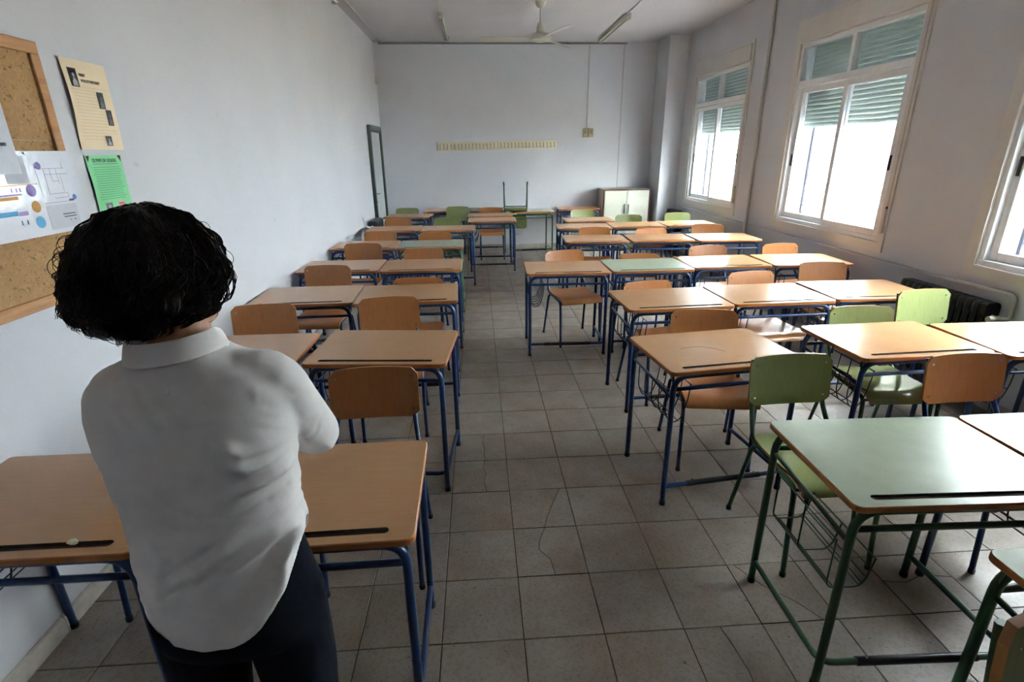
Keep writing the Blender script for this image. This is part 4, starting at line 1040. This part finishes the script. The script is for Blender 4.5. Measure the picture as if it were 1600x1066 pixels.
# ------------------------------------------------------------------ notice board, posters, sheets, wrapper
def wall_items():
    def cork():
        t = NT('chip_board'); v = t.coord((1, 1, 1)); vo = t.node('ShaderNodeTexVoronoi'); vo.inputs['Scale'].default_value = 120
        mp = t.coord((1, 1.0, 2.2)); nz = t.noise(mp, 55, 6, .75)
        mxv = t.node('ShaderNodeVectorMath', operation='ADD'); t.link(v, mxv.inputs[0]); t.link(nz, mxv.inputs[1]); t.link(mxv.outputs[0], vo.inputs['Vector'])
        c = t.ramp(vo.outputs['Color'], [(.15, lin('8a6a40')), (.45, lin('b0895a')), (.75, lin('c49c6a')), (.95, lin('dbb987'))])
        dk = t.ramp(t.noise(v, 70, 4), [(.33, (.45, .38, .3, 1)), (.40, (1, 1, 1, 1))])
        big = t.ramp(t.noise(v, 6, 3), [(.35, (.86, .82, .78, 1)), (.6, (1, 1, 1, 1))])
        t.link(t.mix(1.0, t.mix(1.0, c, dk, 'MULTIPLY'), big, 'MULTIPLY'), t.b.inputs['Base Color']); t.b.inputs['Roughness'].default_value = .75; t.bump(nz, .25, .003); return t.m
    pine = wood('pine_frame', 'b07a4c', 'cf9c68', .5, (60, 6, 60), .08)
    X = XL
    t = thing('notice_board', 'pine-framed chipboard notice board on left wall, cut off by left edge of photo', 'notice board', (X, 1.55, 1.62))
    def loc(o): o.location = tuple(-Vector(t.location)); return o
    y0, y1, z0, z1, fw = .70, 2.268, 1.165, 2.078, .042; ck = cork()
    for (a, c) in ((z0+fw-.004, 1.742), (1.7435, z1-fw+.004)):
        m = MB(); m.box(X+.002, X+.012, y0+fw-.004, y1-fw+.004, a, c); loc(m.build('panel', ck, t))
    for (ya, yb, za, zb) in ((y0, y1, z0, z0+fw), (y0, y1, z1-fw, z1), (y0, y0+fw, z0+fw, z1-fw), (y1-fw, y1, z0+fw, z1-fw)):
        m = MB(); m.bbox(X, X+.024, ya, yb, za, zb, .002); loc(m.build('frame_strip', pine, t))
    # scribbles and a torn paper scrap left on the board
    ink = simple('black_ink', '1c1a1c', .7)
    def sheet(name, y0, y1, z0, z1, x, mat, curl=0.0, nx=12, skew=0.0, th=.0005, nz=10):
        F = []; B = []
        for j in range(nz+1):
            for i in range(nx+1):
                u = i/nx; vv = j/nz; off = curl*(1-u)**2.5*(.25+.75*math.sin(PI*min(1, (1-vv)*1.15)))+.002*math.sin(u*7+vv*3)*(1 if curl else 0)*.5
                p = (x+off, y0+(y1-y0)*u+skew*vv, z0+(z1-z0)*vv); F.append((p[0]+th, p[1], p[2])); B.append(p)
        m = MB(); n = nx+1; o = len(F); fs = []
        for j in range(nz):
            for i in range(nx): a = j*n+i; fs.append((a, a+1, a+n+1, a+n)); fs.append((o+a, o+a+n, o+a+n+1, o+a+1))
        m.add(F+B, fs, 0, True)
        per = [i for i in range(n)]+[j*n+nx for j in range(1, nz+1)]+[nz*n+i for i in range(nx-1, -1, -1)]+[j*n for j in range(nz-1, 0, -1)]
        for k in range(len(per)): a, bb = per[k], per[(k+1) % len(per)]; m.f.append((a, bb, o+bb, o+a)); m.mi.append(0); m.sm.append(False)
        return m.build(name, mat)
    def flat(name, mat, parent, quads, x, th=.0004):
        m = MB()
        for (a, c, za, zb) in quads: m.box(x, x+th, a, c, za, zb)
        return m.build(name, mat, parent)
    def follow(P, y0, y1, z0, z1, curl):      # print lies on the curled paper
        for o in P.children_recursive:
            for v in o.data.vertices:
                u = (v.co.y-y0)/(y1-y0); vv = (v.co.z-z0)/(z1-z0)
                v.co.x += curl*(1-u)**2.5*(.25+.75*math.sin(PI*min(1, (1-vv)*1.15)))+.002*math.sin(u*7+vv*3)*.5
    def disc(name, mat, parent, y, z, r, x, n=20):
        m = MB(); m.loft([[(xx, y+r*math.cos(2*PI*k/n), z+r*math.sin(2*PI*k/n)) for k in range(n)] for xx in (x, x+.0004)], 0, False); return m.build(name, mat, parent)
    UX, UY, NR = (0, 1, 0), (0, 0, 1), (1, 0, 0)
    # beige poster
    beige = simple('beige_card', 'ead6b6', .7, var=.03, vscale=6); faint = simple('faint_pencil_line', 'c6b090', .8); photo = simple('dark_photo_print', '2b2a30', .35); pale = simple('pale_photo_figure', 'a9a3a2', .4)
    mid = simple('grey_photo_figure', '6a6468', .4)
    P = sheet('poster', 2.384, 2.660, 1.712, 2.052, X+.003, beige, .013); tag(P, 'beige handwritten poster with four dark portrait photos on left wall', 'poster')
    xx = X+.0040
    def portrait(y0, y1, z0, z1, big=True):
        o = flat('photo', photo, P, [(y0, y1, z0, z1)], xx+.001); w_, h_ = y1-y0, z1-z0
        m = MB(); cy_, cz = (y0+y1)/2, z0+h_*.62; x_ = xx+.0026
        head = [(cy_+w_*.13*math.cos(a), cz+h_*.13*math.sin(a)) for a in [2*PI*k/14 for k in range(14)]]
        bod = [(cy_-w_*.32, z0+.003), (cy_+w_*.32, z0+.003), (cy_+w_*.28, z0+h_*.30), (cy_+w_*.10, z0+h_*.48), (cy_-w_*.10, z0+h_*.48), (cy_-w_*.28, z0+h_*.30)]
        for poly in (head, bod): m.loft([[(x2, y, z) for y, z in poly] for x2 in (x_, x_+.0003)], 0, False)
        m.build('photo_figure', pale if big else mid, o)
    portrait(2.414, 2.467, 1.950, 2.018); portrait(2.561, 2.601, 1.876, 1.941, False); portrait(2.594, 2.630, 1.811, 1.874, False); portrait(2.552, 2.591, 1.728, 1.768)
    text_mesh('MARY', .017, 'heading', ink, P, (xx, 2.480, 1.992), UX, UY, NR, .85, .0006); text_mesh('WOLLSTONECRAFT', .0165, 'heading', ink, P, (xx, 2.483, 1.971), UX, UY, NR, .78, .0006)
    q = []
    for k in range(17):
        z = 1.952-k*.0125; a = 2.476 if z > 1.945 else 2.412; c = 2.648 if z > 1.943 else (2.555 if z > 1.872 else 2.588 if z > 1.80 else 2.642)
        if z < 1.768: c = 2.545
        q.append((a, c, z, z+.0012))
    m = MB()
    for r in q: m.box(xx+.0008, xx+.0011, *r)
    m.build('writing_lines', faint, P, kind='stuff')
    follow(P, 2.384, 2.660, 1.712, 2.052, .013)
    # green poster
    gp = simple('green_card', '86d99c', .6, var=.02, vscale=6); gl = simple('green_card_writing', '5ca577', .8); red = simple('dark_red_corner', '6d1a1e', .6); pink = simple('pinkish_print', 'd9a9a6', .5)
    P = sheet('poster', 2.388, 2.622, 1.352, 1.690, X+.003, gp, .006); tag(P, 'bright green poster with underlined heading and red corner tabs on left wall', 'poster')
    xx = X+.0040
    text_mesh('OLYMPE DE GOUGES', .0205, 'heading', ink, P, (xx, 2.426, 1.661), UX, UY, NR, .80, .0006)
    flat('heading_underline', ink, P, [(2.424, 2.586, 1.6535, 1.6550)], xx+.0006)
    for (pts) in ([(2.393, 1.687), (2.414, 1.687), (2.399, 1.664)], [(2.596, 1.688), (2.618, 1.688), (2.615, 1.664)]):
        m = MB(); m.loft([[(x_, y, z) for y, z in pts] for x_ in (xx+.0004, xx+.001)], 0, False); m.build('corner_tab', red, P)
    m = MB(); rnd = random.Random(5)
    for k in range(15):
        z = 1.640-k*.0093; m.box(xx+.0006, xx+.0009, 2.418+rnd.uniform(-.004, .006), 2.592+rnd.uniform(-.014, .008), z, z+.0022)
    m.build('writing_lines', gl, P, kind='stuff')
    o = flat('photo', mid, P, [(2.437, 2.484, 1.448, 1.495)], xx+.001); m = MB(); m.loft([[(x_, 2.461+.011*math.cos(2*PI*k/14), 1.474+.014*math.sin(2*PI*k/14)) for k in range(14)] for x_ in (xx+.0014, xx+.0018)], 0, False); m.build('photo_figure', pale, o)
    o = flat('photo', pink, P, [(2.525, 2.570, 1.462, 1.497)], xx+.001); flat('print_bars', simple('red_print', 'b8434a', .6), o, [(2.530, 2.565, 1.484, 1.490), (2.530, 2.562, 1.473, 1.480)], xx+.0016)
    follow(P, 2.388, 2.622, 1.352, 1.690, .006)
    # laminated plan sheet hanging over the board's edge
    lam = NT('laminated_sheet'); lam.b.inputs['Base Color'].default_value = lin('d5d7e2'); lam.b.inputs['Roughness'].default_value = .18; lam.b.inputs['Coat Weight'].default_value = .6; lam.b.inputs['Coat Roughness'].default_value = .05
    vv = lam.coord(); lam.bump(lam.noise(vv, 14, 3), .35, .01); lam = lam.m
    P = sheet('plan_sheet', 1.820, 2.268, 1.415, 1.706, X+.0265, lam, 0, skew=.012); tag(P, 'laminated sheet with coloured circles and a floor plan pinned across the notice board', 'sheet')
    xx = X+.0272
    grey = simple('grey_print', 'b6b8c2', .35); line = simple('plan_line', '555a68', .5); pur = simple('purple_print', '7a63b0', .4); ora = simple('orange_print', 'd39a4a', .4); blu = simple('blue_print', '3f9fd0', .4); cob = simple('cobalt_print', '3f6fbe', .4); lil = simple('lilac_print', '9a86c6', .4)
    flat('grey_block', grey, P, [(1.95, 2.045, 1.60, 1.690)], xx); flat('grey_block', grey, P, [(2.083, 2.236, 1.430, 1.516)], xx); flat('colour_rule', ora, P, [(1.84, 2.075, 1.5935, 1.5965)], xx)
    for (mm, y, z, r) in ((pur, 2.100, 1.656, .013), (pur, 2.039, 1.574, .021), (ora, 2.040, 1.518, .020), (blu, 2.040, 1.464, .021), (cob, 2.238, 1.538, .010)): disc('circle', mm, P, y, z, r, xx+.0004)
    flat('colour_bar', lil, P, [(1.85, 1.995, 1.561, 1.567)], xx); flat('colour_bar', ora, P, [(1.85, 1.975, 1.548, 1.559)], xx); flat('colour_bar', blu, P, [(1.85, 1.955, 1.496, 1.512)], xx); flat('colour_bar', lil, P, [(1.957, 1.998, 1.494, 1.508)], xx)
    for y in (1.955, 1.975, 1.99): flat('colour_bar', lil, P, [(y, y+.006, 1.572, 1.586)], xx)
    for y in (1.958, 1.982): flat('colour_bar', cob if y < 1.96 else line, P, [(y, y+.005, 1.463, 1.478)], xx)
    m = MB()
    def seg(a, c, za, zb): m.box(xx, xx+.0003, min(a, c)-.0006, max(a, c)+.0006, min(za, zb)-.0006, max(za, zb)+.0006)
    for r in ((2.085, 2.085, 1.55, 1.66), (2.085, 2.215, 1.525, 1.525), (2.11, 2.22, 1.645, 1.645), (2.215, 2.215, 1.645, 1.665), (2.12, 2.20, 1.625, 1.625), (2.18, 2.18, 1.59, 1.645), (2.195, 2.195, 1.56, 1.625), (2.195, 2.235, 1.625, 1.625), (2.12, 2.21, 1.556, 1.556), (2.12, 2.12, 1.556, 1.645), (2.14, 2.21, 1.54, 1.54), (2.21, 2.21, 1.54, 1.556), (2.15, 2.15, 1.60, 1.645), (2.15, 2.18, 1.60, 1.60), (2.207, 2.232, 1.525, 1.532)): seg(*r)
    m.build('plan_lines', line, P, kind='stuff')
    m = MB()
    for k, (a, c, z) in enumerate(((2.155, 2.220, 1.478), (2.158, 2.222, 1.468), (2.185, 2.19, 1.455), (2.205, 2.215, 1.455))): m.box(xx+.0005, xx+.0008, a, c, z, z+.004)
    m.build('print_lines', line, P, kind='stuff')
    white = simple('white_paper', 'd9dbe4', .6)
    P = sheet('paper_sheet', 1.70, 2.022, 1.632, 1.875, X+.0285, white, 0, skew=-.0); tag(P, 'white paper sheet pinned at left edge of the photo over the notice board', 'sheet')
    flat('print_block', line, P, [(1.94, 1.992, 1.722, 1.732)], X+.0292)
    m = MB(); m.tube([(X+.0268, 2.053, 1.699), (X+.031, 2.053, 1.699), (X+.034, 2.053, 1.699)], [.0042, .0042, .003], 12); tag(m.build('push_pin', MAT['bolt']), 'small steel push pin holding the laminated sheet', 'pin')
    # crumpled wrapper in the pencil groove
    m = MB(); rr = random.Random(9); rings = []
    for j in range(1, 9):
        th = PI*j/9; rings.append([((.013+rr.uniform(-.003, .003))*math.sin(th)*math.cos(2*PI*k/12), (.009+rr.uniform(-.002, .002))*math.sin(th)*math.sin(2*PI*k/12), .0075+(.008+rr.uniform(-.0015, .0015))*-math.cos(th)) for k in range(12)])
    m.loft(rings, 0, False); o = m.build('wrapper', simple('pale_foil', 'c9c3a2', .35, var=.3, vscale=120)); o.location = (-1.083, 1.186, DZ-.0005); tag(o, 'small crumpled pale wrapper lying in the desk groove beside the person', 'wrapper')
wall_items()
